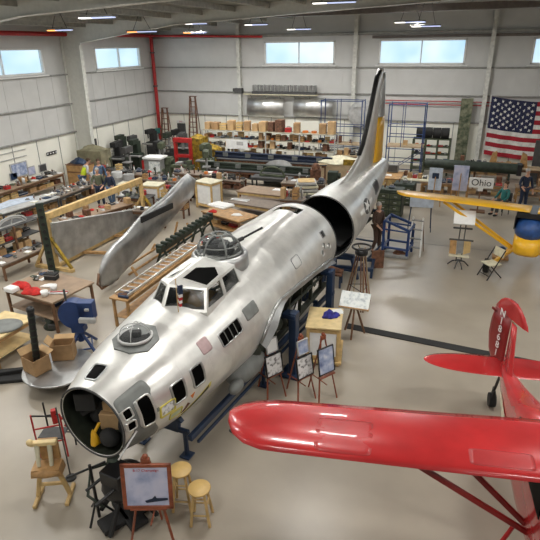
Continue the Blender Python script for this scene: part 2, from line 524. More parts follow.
spots = [((97, 18), 7.42, 1.3, 'lamp'), ((60, 30.5), 7.2, 1.1, 'lamp_hot'), ((142, 32), 7.2, 1.5, 'lamp_hot'), ((196, 24), 7.6, 1.2, 'lamp'),
         ((195, 33), 7.25, 1.3, 'lamp_hot'), ((256, 25), 7.55, 1.2, 'lamp'), ((299, 29.5), 7.35, 1.2, 'lamp'),
         ((334, 3), 8.0, 1.7, 'lamp'), ((410, 22.5), 7.5, 1.4, 'lamp'), ((426, 26.5), 7.4, 1.3, 'lamp')]
labs = ['hanging strip light with a glowing left end above the big left window', 'strip light with orange hot end at far left by the red pipe',
        'strip light with orange hot end just left of the corner riser', 'upper of two strip lights hanging right of the corner riser',
        'lower strip light with a red glowing end right of the corner riser', 'strip light hanging left of the back wall window with rolled sheet below',
        'small bluish strip light hanging right above the middle back window', 'long strip light at the top edge of the picture',
        'strip light on a pole above the window near the tail fin', 'bluish strip light just right of and below its twin near the tail fin']
for ((px, py), z, L, hot), lab in zip(spots, labs):
    q = at(px, py, z)
    if q.y > 26.5: q = aty(px, py, 26.3)
    ceiling_light((q.x, q.y, q.z), 0.02, lab, L, hot)


def area(loc, sx, sy, e, col=(1, .98, .94), name='ceiling_lamp', rot=(0, 0, 0)):
    l = bpy.data.lights.new(name, 'AREA'); l.shape = 'RECTANGLE'; l.size = sx; l.size_y = sy; l.energy = e; l.color = col
    o = bpy.data.objects.new(name, l); COL.objects.link(o); o.location = loc; o.rotation_euler = rot; return o


EN = 330
for o, z in [(q, q.location) for q in list(COL.objects) if q.get('category') == 'light']:
    area((z[0], z[1], z[2] - .03), 1.2, .24, 130 if z[1] > 28 else 300)
n = 0
for x in (-15.5, -9.5, -3.2, 3.2, 9.8):
    for y in (-4.5, 1.2, 7.0, 12.0, 19.0, 26.0):
        if y > 14 and x < 5: continue
        z = roofz(x) - (.45 if y > 10 else .98)
        t = thing('ceiling_light', 'white strip light under the hangar roof outside the picture', 'light', (x, y, z), 0, 'roof lights behind the viewer')
        mb = MB(); mb.box((0, 0, .06), (1.6, .55, .08)); mb.build('housing', 'lightgrey', t)
        for sx in (-.6, .6): mb = MB(); mb.tube((sx, 0, .1), (sx, 0, roofz(x) - z - .02), .012); mb.build('hanger', 'darkgrey', t)
        area((x, y, z), 1.5, .5, EN * (.32 if y < 0 else .75 if y < 3 else 1.0))
# daylight entering at the windows
for (a, b, c, d) in BW: area(((a + b) / 2, YB - .35, (c + d) / 2), b - a, d - c, 60, (.85, .93, 1), 'window_daylight', (R(-90), 0, 0)).data.spread = R(150)
for (a, b, c, d) in LW: area((XL + .35, (a + b) / 2, (c + d) / 2), b - a, d - c, 60, (.85, .93, 1), 'window_daylight', (R(90), 0, R(-90))).data.spread = R(150)

# ================================================================== BOMBER, FRONT SECTION
def interp(s, xs, ys):
    # monotone-ish cubic through the stations
    return float(np.interp(s, xs, ys))


def smooth_table(xs, ys, n=200):
    t = np.linspace(xs[0], xs[-1], n); y = np.interp(t, xs, ys); w = max(3, n // 14)
    k = np.hanning(w + 2)[1:-1]; k /= k.sum(); yp = np.pad(y, w // 2, mode='reflect', reflect_type='odd')
    y2 = np.convolve(yp, k, 'valid')[:n]; return t, y2


LF = 7.72
ST = [0, .5, 1, 1.9, 3, 4.2, 6, LF]
TA = smooth_table(ST, [.57, .76, .88, 1.02, 1.13, 1.17, 1.16, 1.11])
TT = smooth_table(ST, [2.28, 2.42, 2.52, 2.62, 2.78, 2.86, 2.90, 2.86])
TB = smooth_table(ST, [1.12, 1.00, .92, .82, .74, .70, .70, .76])


def fprof(s):
    return (float(np.interp(s, *TA)), float(np.interp(s, *TT)), float(np.interp(s, *TB)))


def surf(s, th, off=0.0):
    a, zt, zb = fprof(s); zm = zb + (zt - zb) * .52
    x = (a + off) * sin(th); c = cos(th)
    z = zm + (zt - zm + off) * c if c > 0 else zm + (zm - zb + off) * c
    # dorsal fairing behind the cockpit
    if c > 0 and s > 3.2:
        k = min(1, max(0, (7.3 - s) / .5)) * min(1, (s - 3.2) / .12)
        w = .60 - .26 * min(1, (s - 3.3) / 4)
        zh = 2.97 - .015 * (s - 3.3) + off - .30 * (abs(x) / w) ** 4
        if zh > z: z = z + (zh - z) * k
    return Vector((x, s, z))


def th_of(s, z):
    a, zt, zb = fprof(s); zm = zb + (zt - zb) * .52
    c = (z - zm) / ((zt - zm) if z > zm else (zm - zb)); return math.acos(max(-1, min(1, c)))


def patch(mb, fn, s0, s1, t0, t1, off=.006, corner=.3, rings=6, n=36, mi=0, border=None, bmi=1, skirt=.03, poly=None):
    """a panel that follows the body surface; rounded rectangle or polygon in (s, theta)"""
    cs, ct = (s0 + s1) / 2, (t0 + t1) / 2; hs, ht = (s1 - s0) / 2, (t1 - t0) / 2
    if poly is None:
        out = []
        for k in range(n):
            a = 2 * PI * k / n; ca, sa = cos(a), sin(a); e = 2 / (2 + 8 * (1 - corner))
            out.append((math.copysign(abs(ca) ** e, ca), math.copysign(abs(sa) ** e, sa)))
    else:
        out = []
        m = len(poly)
        for i in range(m):
            p, q = poly[i], poly[(i + 1) % m]
            for j in range(max(1, n // m)): t = j / max(1, n // m); out.append((p[0] + (q[0] - p[0]) * t, p[1] + (q[1] - p[1]) * t))
    n = len(out)

    def ring(r, o): return [fn(cs + hs * r * a, ct + ht * r * b, o) for a, b in out]
    vs = []; fs = []
    rs = [(1.0, off - skirt), (1.0, off)] + [(1 - i / rings, off) for i in range(1, rings)]
    for r, o in rs: vs += ring(r, o)
    vs.append(fn(cs, ct, off)); c = len(vs) - 1
    for i in range(len(rs) - 1): fs += [[i * n + k, i * n + (k + 1) % n, (i + 1) * n + (k + 1) % n, (i + 1) * n + k] for k in range(n)]
    i = len(rs) - 1; fs += [[i * n + k, i * n + (k + 1) % n, c] for k in range(n)]
    mb.add(vs, fs, mi, True)
    if border:
        bs, bt = border / hs, border / max(ht, 1e-3)
        vs = []
        for g, o in ((1.0, off - skirt), (1.0, off + .012), (0, off + .012), (0, off - skirt)):
            for a, b in out:
                if g: vs.append(fn(cs + hs * a, ct + ht * b, o))
                else: vs.append(fn(cs + hs * a * (1 + bs), ct + ht * b * (1 + bt), o))
        fs = [[i * n + k, i * n + (k + 1) % n, (i + 1) * n + (k + 1) % n, (i + 1) * n + k] for i in range(3) for k in range(n)]
        mb.add(vs, fs, bmi, True)


BOM = thing('bomber_fuselage', 'big bare-metal bomber front fuselage with open nose, cockpit and dome turret', 'aircraft fuselage', (-4.48, 4.65, 0), R(-4.3))
NS, NT = 194, 144
vs = []; fs = []
for i in range(NS + 1):
    s = LF * i / NS
    for j in range(NT): vs.append(surf(s, 2 * PI * j / NT))


def wing_top(s):
    if s < 3.2: return -9
    return float(np.interp(s, [3.2, 3.3, 3.45, 3.7, 4.05, 4.8, 5.9, 7.1, 7.45], [1.45, 1.62, 1.80, 1.94, 2.02, 1.97, 1.86, 1.69, 1.60]))


for i in range(NS):
    s = LF * (i + .5) / NS
    for j in range(NT):
        th = 2 * PI * (j + .5) / NT; p = surf(s, th)
        if 2.02 + .5 * abs(p.x + .07) < s < 3.24 and abs(p.x) < .5 and cos(th) > 0: continue        # cockpit opening
        if 6.95 < s < 7.42 and abs(p.x) < .34 and cos(th) > 0: continue       # radio hatch
        if 3.2 < s < 7.45 and .98 < p.z < wing_top(s) and abs(p.x) > .4: continue   # wing root opening
        fs.append([i * NT + j, i * NT + (j + 1) % NT, (i + 1) * NT + (j + 1) % NT, (i + 1) * NT + j])
mb = MB(); mb.add(vs, fs, 0, True)
# snap the vertices along the wing-root edge onto the curve
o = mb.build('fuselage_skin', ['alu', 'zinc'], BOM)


def clean(o, thick=.022):
    import bmesh
    bm = bmesh.new(); bm.from_mesh(o.data)
    bmesh.ops.delete(bm, geom=[v for v in bm.verts if not v.link_faces], context='VERTS')
    bmesh.ops.recalc_face_normals(bm, faces=bm.faces); bm.to_mesh(o.data); bm.free()
    if thick:
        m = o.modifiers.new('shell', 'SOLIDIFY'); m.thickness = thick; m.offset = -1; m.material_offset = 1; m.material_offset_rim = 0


clean(o)
# wing fillet: rolled lip around both openings
for sg in (1, -1):
    mb = MB(); pts = []
    for s in np.linspace(3.22, 7.45, 40):
        z = wing_top(s); t = th_of(s, z); q = surf(s, sg * t, .02); pts.append(q)
    mb.path(pts, .035, 8)
    # flared fillet plate
    a = [surf(s, sg * th_of(s, wing_top(s)), .01) for s in np.linspace(3.22, 7.45, 30)]
    v2 = []
    for i, s in enumerate(np.linspace(3.22, 7.45, 30)):
        p = a[i]; fl = .16 * max(0, 1 - abs(s - 3.5) / .9) + .10 * max(0, (s - 6.2) / 1.2)
        v2 += [p, p + Vector((sg * (.02 + fl), 0, -.10))]
    mb.add(v2, [[2 * i, 2 * i + 1, 2 * i + 3, 2 * i + 2] for i in range(29)], 0, True)
    mb.build('wing_fillet', 'alu_dull', BOM)
# rim rings
for s, nm in ((.0, 'nose_ring'), (LF, 'rear_ring')):
    mb = MB(); pts = [surf(s, 2 * PI * k / 60, .004) for k in range(61)]
    mb.path(pts, .016, 6); mb.build(nm, 'darkgrey', BOM)
# bulkheads, frames, floor and stringers inside
mb = MB()
for s in (.9, 1.7, 3.3, 4.6, 5.9, 7.2):
    n = 40; vv = []
    for r in (.97, .78):
        for k in range(n):
            q = surf(s, 2 * PI * k / n, -.03); c = Vector((0, s, 1.75)); vv.append(c + (q - c) * r)
    mb.add(vv, [[k, (k + 1) % n, n + (k + 1) % n, n + k] for k in range(n)], 0)
mb.box((0, 4.3, 1.28), (1.2, 6.4, .05)); mb.box((0, .75, 1.33), (.6, .8, .04))
mb.box((0, 1.25, 1.75), (1.15, .03, .95))
mb.box((0, 3.32, 1.75), (1.3, .04, 1.2))
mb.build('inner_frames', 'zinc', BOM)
# structure seen through the wing-root gap
mb = MB()
for sg in (1, -1):
    for s in (3.5, 4.2, 4.9, 5.6, 6.3, 7.0):
        mb.bar((sg * .95, s, .92), (sg * .98, s, wing_top(s) + .02), .05, .08)
        mb.bar((sg * .80, s, .95), (sg * .92, s + .6, 1.75), .03, .03)
    mb.tube((sg * .98, 3.4, 1.5), (sg * .98, 7.3, 1.25), .035)
    mb.bar((sg * .9, 3.3, .9), (sg * .95, 7.4, .9), .12, .1)
for s in np.arange(3.4, 7.4, .5): mb.box((0, s, 1.7), (.04, .05, 1.0))
mb.box((0, 5.3, 1.6), (.06, 3.9, .9))
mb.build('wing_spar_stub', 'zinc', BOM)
# dark belly fairing under the wing root leading edge
mb = MB(); mb.ball((.82, 3.1, 1.02), .36, .9, 1.7, .7, 18); mb.ball((.98, 2.45, .98), .13, .9, 1.6, .9, 14); mb.build('belly_fairing', 'alu_grey', BOM)
mb = MB()
for s in np.linspace(3.3, 4.6, 6): mb.ball((.93, s, 1.25 + .1 * sin(s * 5)), .13, 1, 1.3, 1.2, 10)
mb.build('pipework', 'zinc', BOM)


# --- cockpit canopy
def poly_inset(pts, g):
    c = sum((Vector(p) for p in pts), Vector()) / len(pts); out = []
    n = len(pts)
    for i in range(n):
        p, a, b = Vector(pts[i]), Vector(pts[i - 1]), Vector(pts[(i + 1) % n])
        u = (a - p).normalized(); w = (b - p).normalized()
        s_ = u.cross(w).length or 1; out.append(p + (u + w) * (g / s_))
    return out


def pane(fr, gl, pts, g=.05, th=.03, glass=True):
    pts = [Vector(p) for p in pts]; inn = poly_inset(pts, g); n = len(pts)
    nrm = (pts[1] - pts[0]).cross(pts[2] - pts[0]).normalized()
    vs = pts + inn + [p - nrm * th for p in pts] + [p - nrm * th for p in inn]
    fs = []
    for i in range(n):
        j = (i + 1) % n
        fs += [[i, j, n + j, n + i], [2 * n + i, 3 * n + i, 3 * n + j, 2 * n + j], [n + i, n + j, 3 * n + j, 3 * n + i], [i, 2 * n + i, 2 * n + j, j]]
    fr.add(vs, fs, 0, False)
    if glass:
        a = [p - nrm * th * .4 for p in inn]; b = [p - nrm * (th * .4 + .006) for p in inn]
        gl.add(a + b, [list(range(n)), list(range(n, 2 * n))[::-1]] + [[i, (i + 1) % n, n + (i + 1) % n, n + i] for i in range(n)], 0, False)


mat('cockpit_glass', (.01, .012, .012), .12, 0, 0, 3, alpha=.5)
MATS['cockpit_glass'].node_tree.nodes['Principled BSDF'].inputs['Specular IOR Level'].default_value = .2
fr = MB(); g1 = []
CX = .08
B0, T0 = (-.07, 1.90, 2.58), (-.07, 2.14, 2.95)
T3 = (-.05, 3.36, 3.02)
for sg in (-1, 1):
    B1, B2 = (CX + sg * .56, 2.18, 2.54), (CX + sg * .60, 3.36, 2.58)
    Bm = (CX + sg * .58, 2.80, 2.56)
    T1, T2, Tm = (CX + sg * .46, 2.38, 2.885), (CX + sg * .46, 3.36, 2.93), (CX + sg * .46, 2.84, 2.91)
    R1, R2 = (CX + sg * .43, 2.44, 2.90), (CX + sg * .43, 2.86, 2.925)
    od = (lambda L: L) if sg > 0 else (lambda L: L[::-1])
    for nm, pts in (('windshield_pane', [B0, B1, T1, T0]), ('side_window', [B1, Bm, Tm, T1]), ('side_window', [Bm, B2, T2, Tm])):
        gl = MB(); pane(fr, gl, od(pts), .045); gl.build(nm, 'cockpit_glass', BOM)
    gl = MB(); pane(fr, gl, od([(-.06 + sg * .09, 2.42, 2.968), R1, R2, (CX + sg * .24, 3.06, 2.975), (-.06 + sg * .09, 2.86, 2.992)]), .012, .02); gl.build('roof_window', 'glass_dark', BOM)
    # roof skin around
    fr.add([T0, T1, T2, T3], [od([0, 1, 2, 3])], 0)
    vs = [Vector(v) - Vector((0, 0, .02)) for v in (T0, T1, T2, T3)]; fr.add(vs, [od([3, 2, 1, 0])], 0)
    # sill skirt down to the skin
    ring = [B0, B1, Bm, B2]; lo = [(v[0] * 1.04, v[1] - (.05 if i == 0 else 0), v[2] - .16) for i, v in enumerate(ring)]
    fr.add(ring + lo, [od([i, 4 + i, 5 + i, 1 + i]) for i in range(3)], 0)
fr.build('cockpit_frame', 'alu', BOM)
mb = MB(); mb.box((.22, 2.62, 2.35), (.62, .5, .5)); mb.blob((.2, 2.36, 2.45), (.55, .32, .36), 4); mb.blob((.28, 2.3, 2.52), (.4, .24, .24), 7); mb.build('seat_cover', 'yellow', BOM)
mb = MB(); mb.box((0, 2.2, 2.34), (1.1, .2, .25)); mb.box((-.3, 2.7, 2.2), (.45, .45, .7)); mb.tube((-.3, 2.45, 2.2), (-.3, 2.3, 2.75), .02); mb.build('instrument_panel', 'black_matte', BOM)

# --- top turret
tc = Vector((.02, 3.74, 2.92))
mb = MB(); mb.lathe([(.56, -.22), (.54, .02), (.50, .06), (.46, .06), (.46, -.1)], tc, 40); mb.build('turret_ring', 'alu_dull', BOM)
dome = MB()
for k in range(6):
    a = k * PI / 3 + .3; pts = []
    for i in range(11):
        t = i / 10 * PI / 2; pts.append(tc + Vector((.43 * cos(t * .86) * cos(a), .43 * cos(t * .86) * sin(a), .05 + .36 * sin(t))))
    dome.path(pts, .02, 6)
pts = [tc + Vector((.42 * cos(a), .42 * sin(a), .07)) for a in np.linspace(0, 2 * PI, 33)]; dome.path(pts, .024, 6)
pts = [tc + Vector((.14 * cos(a), .14 * sin(a), .41)) for a in np.linspace(0, 2 * PI, 17)]; dome.path(pts, .018, 6)
pts = [tc + Vector((.385 * cos(a), .385 * sin(a), .23)) for a in np.linspace(0, 2 * PI, 33)]; dome.path(pts, .012, 6)
dome.build('turret_frame', 'alu_grey', BOM)
mb = MB(); mb.lathe([(.415, .06), (.40, .18), (.34, .30), (.24, .375), (.12, .405), (1e-4, .41)], tc, 32); mb.build('turret_dome', 'glass', BOM)
mb = MB(); mb.lathe([(.44, -.02), (.44, .03)], tc, 28); mb.ball(tc + Vector((-.05, .05, .06)), .29, 1.1, 1, .75); mb.box(tc + Vector((.12, -.06, .18)), (.16, .4, .16), .4); mb.box(tc + Vector((-.2, -.02, .2)), (.12, .3, .18), -.2)
mb.tube(tc + Vector((.1, -.1, .22)), tc + Vector((-.15, -.42, .26)), .03); mb.build('gun_cradle', 'black', BOM)
mb = MB(); mb.tube(tc + Vector((.2, .0, .2)), tc + Vector((.62, .62, .42)), .022); mb.tube(tc + Vector((.2, .0, .2)), tc + Vector((.38, .26, .29)), .04); mb.build('gun_barrel', 'black', BOM)

# --- astrodome on its grey octagonal plate
c = (.03, 1.08)


def flatdisc(mb, cx, cy, r, n, off, mi=0, h=.03, rot=0):
    vs = []
    rr = [(1, off - .12), (1, off)] + [(.8, off + .002), (.5, off + .004), (.2, off + .005)]
    for f_, o_ in rr:
        for k in range(n):
            a = 2 * PI * k / n + rot; x = cx + r * f_ * cos(a); y = cy + r * f_ * sin(a)
            aa, zt, zb = fprof(y); vs.append(surf(y, math.asin(max(-1, min(1, x / aa))), o_))
    m = len(rr); fs = [[i * n + k, i * n + (k + 1) % n, (i + 1) * n + (k + 1) % n, (i + 1) * n + k] for i in range(m - 1) for k in range(n)]
    fs.append(list(range((m - 1) * n, m * n))); mb.add(vs, fs, mi, False)


mb = MB(); flatdisc(mb, c[0], c[1], .36, 8, .03, rot=PI / 8); mb.build('dome_plate', 'alu_grey', BOM)
q = surf(c[1], math.asin(c[0] / .85), .03)
mb = MB(); mb.lathe([(.25, -.03), (.25, .0), (.235, .04), (.20, .12), (.14, .18), (.07, .21), (1e-4, .215)], q, 28)
mb.build('astrodome', 'glass', BOM)
mb = MB(); mb.lathe([(.27, -.02), (.27, .012), (.24, .018), (.24, -.02)], q, 28)
for a in (.4, .4 + PI / 2): mb.path([q + Vector((.24 * cos(t) * cos(a), .24 * cos(t) * sin(a), .215 * sin(t))) for t in np.linspace(.05, PI - .05, 15)], .007, 6)
mb.build('dome_frame', 'lightgrey', BOM)
mb = MB(); mb.lathe([(.22, -.02), (.22, .004)], q, 24); mb.box(q + Vector((.03, 0, .05)), (.14, .1, .09), .5); mb.build('sight_mount', 'black_matte', BOM)


# --- side windows, panels and markings (both sides of the body where the photo shows them)
def zpatch(name, s0, s1, z0, z1, mats, off=.006, corner=.35, border=None, sg=1, poly=None, skirt=.03):
    sm = (s0 + s1) / 2; t0, t1 = sorted((th_of(sm, z1), th_of(sm, z0)))
    fn = (lambda s, t, o: surf(s, sg * t, o))
    mb = MB(); patch(mb, fn, s0, s1, t0, t1, off, corner, border=border, poly=poly, skirt=skirt)
    return mb.build(name, mats, BOM)


for s0, s1, z0, z1 in ((.83, 1.06, 1.70, 2.00), (1.26, 1.49, 1.74, 2.04)):
    for sg in (1, -1): zpatch('nose_window', s0, s1, z0, z1, ['glass_dark', 'alu_dull'], border=.03, sg=sg)
# cheek gun mount
zpatch('cheek_panel', .03, .56, 1.30, 2.20, ['alu_grey', 'alu_dull'], .008, .1)
zpatch('cheek_window', .27, .46, 1.66, 2.06, ['glass_dark', 'alu_bright'], .03, .5, border=.03, skirt=.05)
zpatch('cheek_window', .05, .16, 1.90, 2.01, ['glass_dark', 'alu_bright'], .03, .5, border=.02, skirt=.05)
zpatch('cheek_window', .05, .16, 1.73, 1.84, ['glass_dark', 'alu_bright'], .03, .5, border=.02, skirt=.05)
mb = MB(); a = surf(.16, th_of(.16, 1.66), .03); mb.tube(a, a + Vector((.0, -.42, -.16)), .014, .012); mb.build('cheek_gun', 'lightgrey', BOM)
# top-left hatch in the nose
mb = MB(); patch(mb, lambda s, t, o: surf(s, t, o), .17, .43, -.28, .04, .006, .5, border=.02); mb.build('nose_hatch', ['glass_dark', 'alu_dull'], BOM)
# triple vent
zpatch('vent_grille', 2.08, 2.64, 2.04, 2.24, ['glass_dark', 'alu_dull'], .006, .05, border=.02)
for s in (2.22, 2.36, 2.50):
    mb = MB(); mb.bar(surf(s, th_of(s, 2.04), .012), surf(s, th_of(s, 2.24), .012), .014, .02); mb.build('vent_slat', 'alu_grey', BOM)
zpatch('access_panel', 2.84, 3.26, 2.13, 2.34, ['alu_grey', 'alu_dull'], .008, .15)
zpatch('port_window', 6.92, 7.12, 2.32, 2.44, ['black_matte', 'alu_dull'], .006, .5, border=.015)
for s0, z0 in ((6.55, 1.98), (6.75, 2.08), (7.05, 1.98)): zpatch('fuel_cap', s0, s0 + .16, z0, z0 + .15, ['alu_grey', 'alu_bright'], .004, 1, border=.012)
zpatch('hatch_outline', 5.05, 5.4, 2.25, 2.45, ['alu', 'alu_dull'], .003, .6, border=.01)
# nose art plates and stripe
mat('decal_pale', (.55, .60, .42), .6); mat('decal_yellow', (.62, .52, .08), .5)
zpatch('crew_plate', .58, .82, 1.62, 1.80, ['pic_bw', 'decal_yellow'], .005, .05, border=.025)
zpatch('crew_plate', .76, .98, 1.44, 1.56, ['decal_pale', 'decal_yellow'], .005, .05, border=.012)
zpatch('pink_patch', 1.62, 1.86, 2.10, 2.30, ['primer_pink' if 'primer_pink' in MATS else mat('primer_pink', (.50, .36, .36), .5, .3).name, 'alu'], .003, .4)
zpatch('orange_mark', 1.16, 1.26, 1.56, 1.66, ['orange', 'orange'], .005, poly=[(-1, -.6), (1, -1), (.2, 1)])
zpatch('nose_art_stripe', 1.00, 1.66, 1.24, 1.62, ['decal_yellow', 'decal_yellow'], .005, poly=[(-1, .7), (-1, 1), (1, -.5), (1, -1)])
zpatch('nose_art_black', 1.04, 1.62, 1.27, 1.59, ['black_matte', 'black_matte'], .009, poly=[(-.9, .75), (-.9, .95), (.95, -.55), (.95, -.92)])  # black band of the yellow and black decal stripe
zpatch('nose_art_mark', 1.02, 1.18, 1.38, 1.54, ['rust', 'rust'], .006, poly=[(-1, 1), (.2, -1), (1, -.4), (-.2, 1)])
# gear lying in the open nose
mb = MB(); mb.ball((-.25, .5, 1.5), .2, 1, 1.2, 1); mb.ball((.3, .45, 1.45), .2, 1, 1, 1); mb.tube((-.4, .2, 1.6), (.2, .75, 1.9), .05); mb.tube((.35, .2, 1.35), (.1, .6, 2.1), .03); mb.ball((.12, .16, 1.36), .16, 1, .8, .9); mb.box((-.34, .3, 1.85), (.3, .3, .3), .5)
mb.build('bombardier_equipment', 'black_matte', BOM)
MW = Matrix.Translation((-4.48, 4.65, 0)) @ Matrix.Rotation(R(-4.3), 4, 'Z')


def bw(x, y, z): return MW @ Vector((x, y, z))


def carton(mb, w, d, h, open_=False, seed=0):
    """cardboard box with flaps and tape"""
    if not open_:
        mb.box((0, 0, h / 2), (w, d, h), mi=0); mb.box((0, 0, h), (w * .98, .05, .006), mi=1); mb.box((0, 0, h + .002), (.006, d * .98, .004), mi=1)
    else:
        t = .012
        mb.box((0, 0, t / 2), (w, d, t), mi=0)
        for s_ in (-1, 1):
            mb.box((s_ * (w / 2 - t / 2), 0, h / 2), (t, d, h), mi=0); mb.box((0, s_ * (d / 2 - t / 2), h / 2), (w - 2 * t, t, h), mi=0)
        mb.bar((-w / 2, 0, h), (-w / 2 - .10, 0, h + .12), d * .96, t, mi=1); mb.bar((0, d / 2, h), (0, d / 2 + .12, h + .05), w * .94, t, mi=1)
    return mb


p = bw(-.02, .46, 1.34)
mb = MB(); carton(mb, .36, .3, .28); solo('cardboard_box', mb, ['carton_light', 'carton'], 'cardboard box sitting inside the open bomber nose', 'box', p, .3)
p = bw(.0, .48, 1.63)
mb = MB(); carton(mb, .28, .24, .16); solo('cardboard_box', mb, ['carton_light', 'carton'], 'small box stacked on the carton inside the bomber nose', 'box', p, .1)
mb = MB(); mb.blob((0, 0, 0), (.13, .13, .24), 2, n=12); mb.tube((0, 0, .18), (.05, .1, .32), .025)
solo('yellow_duster', mb, 'yellow', 'yellow cloth hanging in the mouth of the bomber nose', 'cloth', bw(-.08, .06, 1.25), 0)
# small flag standing at the windshield
p = thing('desk_flag', 'small american flag on a stick in front of the cockpit windshield', 'flag', bw(.26, 1.92, 2.60), 0); p.scale = (1.25, 1.25, 1.1)
mb = MB(); mb.tube((0, 0, 0), (0, 0, .52), .006); mb.ball((0, 0, .53), .012); mb.build('flag_stick', 'pine', p)
mb = MB(); st = []
n = 8
for k in range(7):
    z0 = .10 + k * .05; vs = []
    for i in range(n): t = i / (n - 1); x = .09 * t * (.6 + .4 * k / 6); y = .02 * sin(t * 7 + k * .3); vs += [(x, y, z0), (x, y, z0 + .05)]
    for i in range(n): t = i / (n - 1); x = .09 * t * (.6 + .4 * k / 6); y = .02 * sin(t * 7 + k * .3) + .004; vs += [(x, y, z0), (x, y, z0 + .05)]
    f = [[2 * i, 2 * i + 2, 2 * i + 3, 2 * i + 1] for i in range(n - 1)] + [[2 * n + 2 * i, 2 * n + 2 * i + 1, 2 * n + 2 * i + 3, 2 * n + 2 * i + 2] for i in range(n - 1)]
    mb.add(vs, f, 2 if k > 3 else k % 2, True)
mb.build('flag_cloth', ['red_paint', 'white', 'blue'], p)

# blue assembly jig under the front section
J = thing('assembly_jig', 'blue steel jig frame carrying the bomber front fuselage', 'jig', (-4.48, 4.65, 0), R(-4.3))
for sg in (1, -1):
    mb = MB(); mb.bar((sg * .70, 1.3, .62), (sg * .98, 7.6, .50), .09, .11); mb.bar((sg * .72, 1.5, .40), (sg * .98, 7.6, .26), .05, .06); mb.build('long_beam', 'blue', J)
for y in (1.5, 3.9, 7.0):
    mb = MB(); k_ = .55 if y < 2 else .9; mb.bar((-k_, y, .54), (k_, y, .54), .08, .08)
    for sg in (1, -1): mb.box((sg * (k_ - .08), y, .25), (.07, .07, .5)); mb.box((sg * (k_ - .08), y, .02), (.2, .2, .03))
    mb.prism([(-k_ + .2, .5), (k_ - .2, .5), (k_ - .15, .8), (.45, .735), (0, .72 - .01 + (.12 if y < 2 else 0)), (-.45, .735), (-k_ + .15, .8)], y - .04, y + .04, plane='xz')
    mb.build('cradle', 'blue', J)
for y, s2 in ((4.55, 1), (6.95, 1), (4.55, -1), (6.95, -1)):
    mb = MB(); x = s2 * 1.24; mb.box((x, y, .76), (.16, .22, 1.52)); mb.box((x, y, .03), (.5, .5, .05)); mb.box((x * .94, y, 1.44), (.3, .26, .10)); mb.box((x, y, .9), (.2, .14, .1))
    mb.build('jack_post', 'blue', J)

# ================================================================== BOMBER, TAIL SECTION
TR = R(-8.0); TL = thing('tail_fuselage', 'bare-metal bomber rear fuselage with tall fin and yellow rudder', 'aircraft fuselage', (-3.60, 13.95, 0), TR)
TS = [0, 1.5, 3, 4.5, 5.6]
UA = smooth_table(TS, [.95, .88, .66, .42, .24]); UT = smooth_table(TS, [2.66, 2.72, 2.74, 2.74, 2.72]); UB = smooth_table(TS, [.76, .92, 1.3, 1.8, 2.2])
LT = 5.6


def tsurf(s, th, off=0):
    a = float(np.interp(s, *UA)); zt = float(np.interp(s, *UT)); zb = float(np.interp(s, *UB)); zm = (zt + zb) / 2
    return Vector(((a + off) * sin(th), s, zm + ((zt - zb) / 2 + off) * cos(th)))


vs = []; fs = []; NS, NT = 90, 72
for i in range(NS + 1):
    for j in range(NT): vs.append(tsurf(LT * i / NS, 2 * PI * j / NT))
for i in range(NS):
    for j in range(NT): fs.append([i * NT + j, i * NT + (j + 1) % NT, (i + 1) * NT + (j + 1) % NT, (i + 1) * NT + j])
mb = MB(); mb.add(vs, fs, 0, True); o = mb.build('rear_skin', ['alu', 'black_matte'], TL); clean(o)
mb = MB(); vs = [tsurf(LT, 2 * PI * k / 24) for k in range(24)]; c0 = sum(vs, Vector()) / 24
v3 = vs + [c0 + (v - c0) * .7 + Vector((0, .22, .02)) for v in vs] + [c0 + Vector((0, .3, 0))]
mb.add(v3, [[k, (k + 1) % 24, 24 + (k + 1) % 24, 24 + k] for k in range(24)] + [[24 + k, 24 + (k + 1) % 24, 48] for k in range(24)], 0, True); mb.build('tail_cone', 'alu_bright', TL)
mb = MB(); mb.path([tsurf(0, 2 * PI * k / 48, 0) for k in range(49)], .018, 6); mb.build('front_ring', 'darkgrey', TL)
mb = MB(); mb.box((0, 1.6, 1.2), (1.1, 3.0, .05)); mb.box((0, 3.2, 1.9), (1.0, .04, 1.2))
for s in (.6, 1.3, 2.0):
    mb.path([tsurf(s, 2 * PI * k / 32, -.05) for k in range(33)], .03, 6)
mb.build('inner_frames', 'black_matte', TL)
fn = lambda s, t, o: tsurf(s, t, o)
mb = MB(); patch(mb, fn, 2.7, 3.3, .95, 1.38, .006, .15, border=.03); mb.build('waist_window', ['black', 'alu_grey'], TL)
mb = MB(); star = []
for k in range(10): a = PI / 2 + k * PI / 5; r_ = 1 if k % 2 == 0 else .42; star.append((r_ * cos(a), r_ * sin(a)))
patch(mb, fn, 1.15, 1.75, 1.0, 1.52, .005, 1); mb.build('insignia_disc', ['darkgrey', 'alu'], TL)
mb = MB(); patch(mb, fn, 1.18, 1.72, 1.03, 1.49, .011, poly=star, n=20); mb.build('insignia_star', ['white', 'white'], TL)
mb = MB(); patch(mb, fn, .75, 2.15, 1.20, 1.36, .0035, .1); mb.build('insignia_bar', ['white', 'white'], TL)


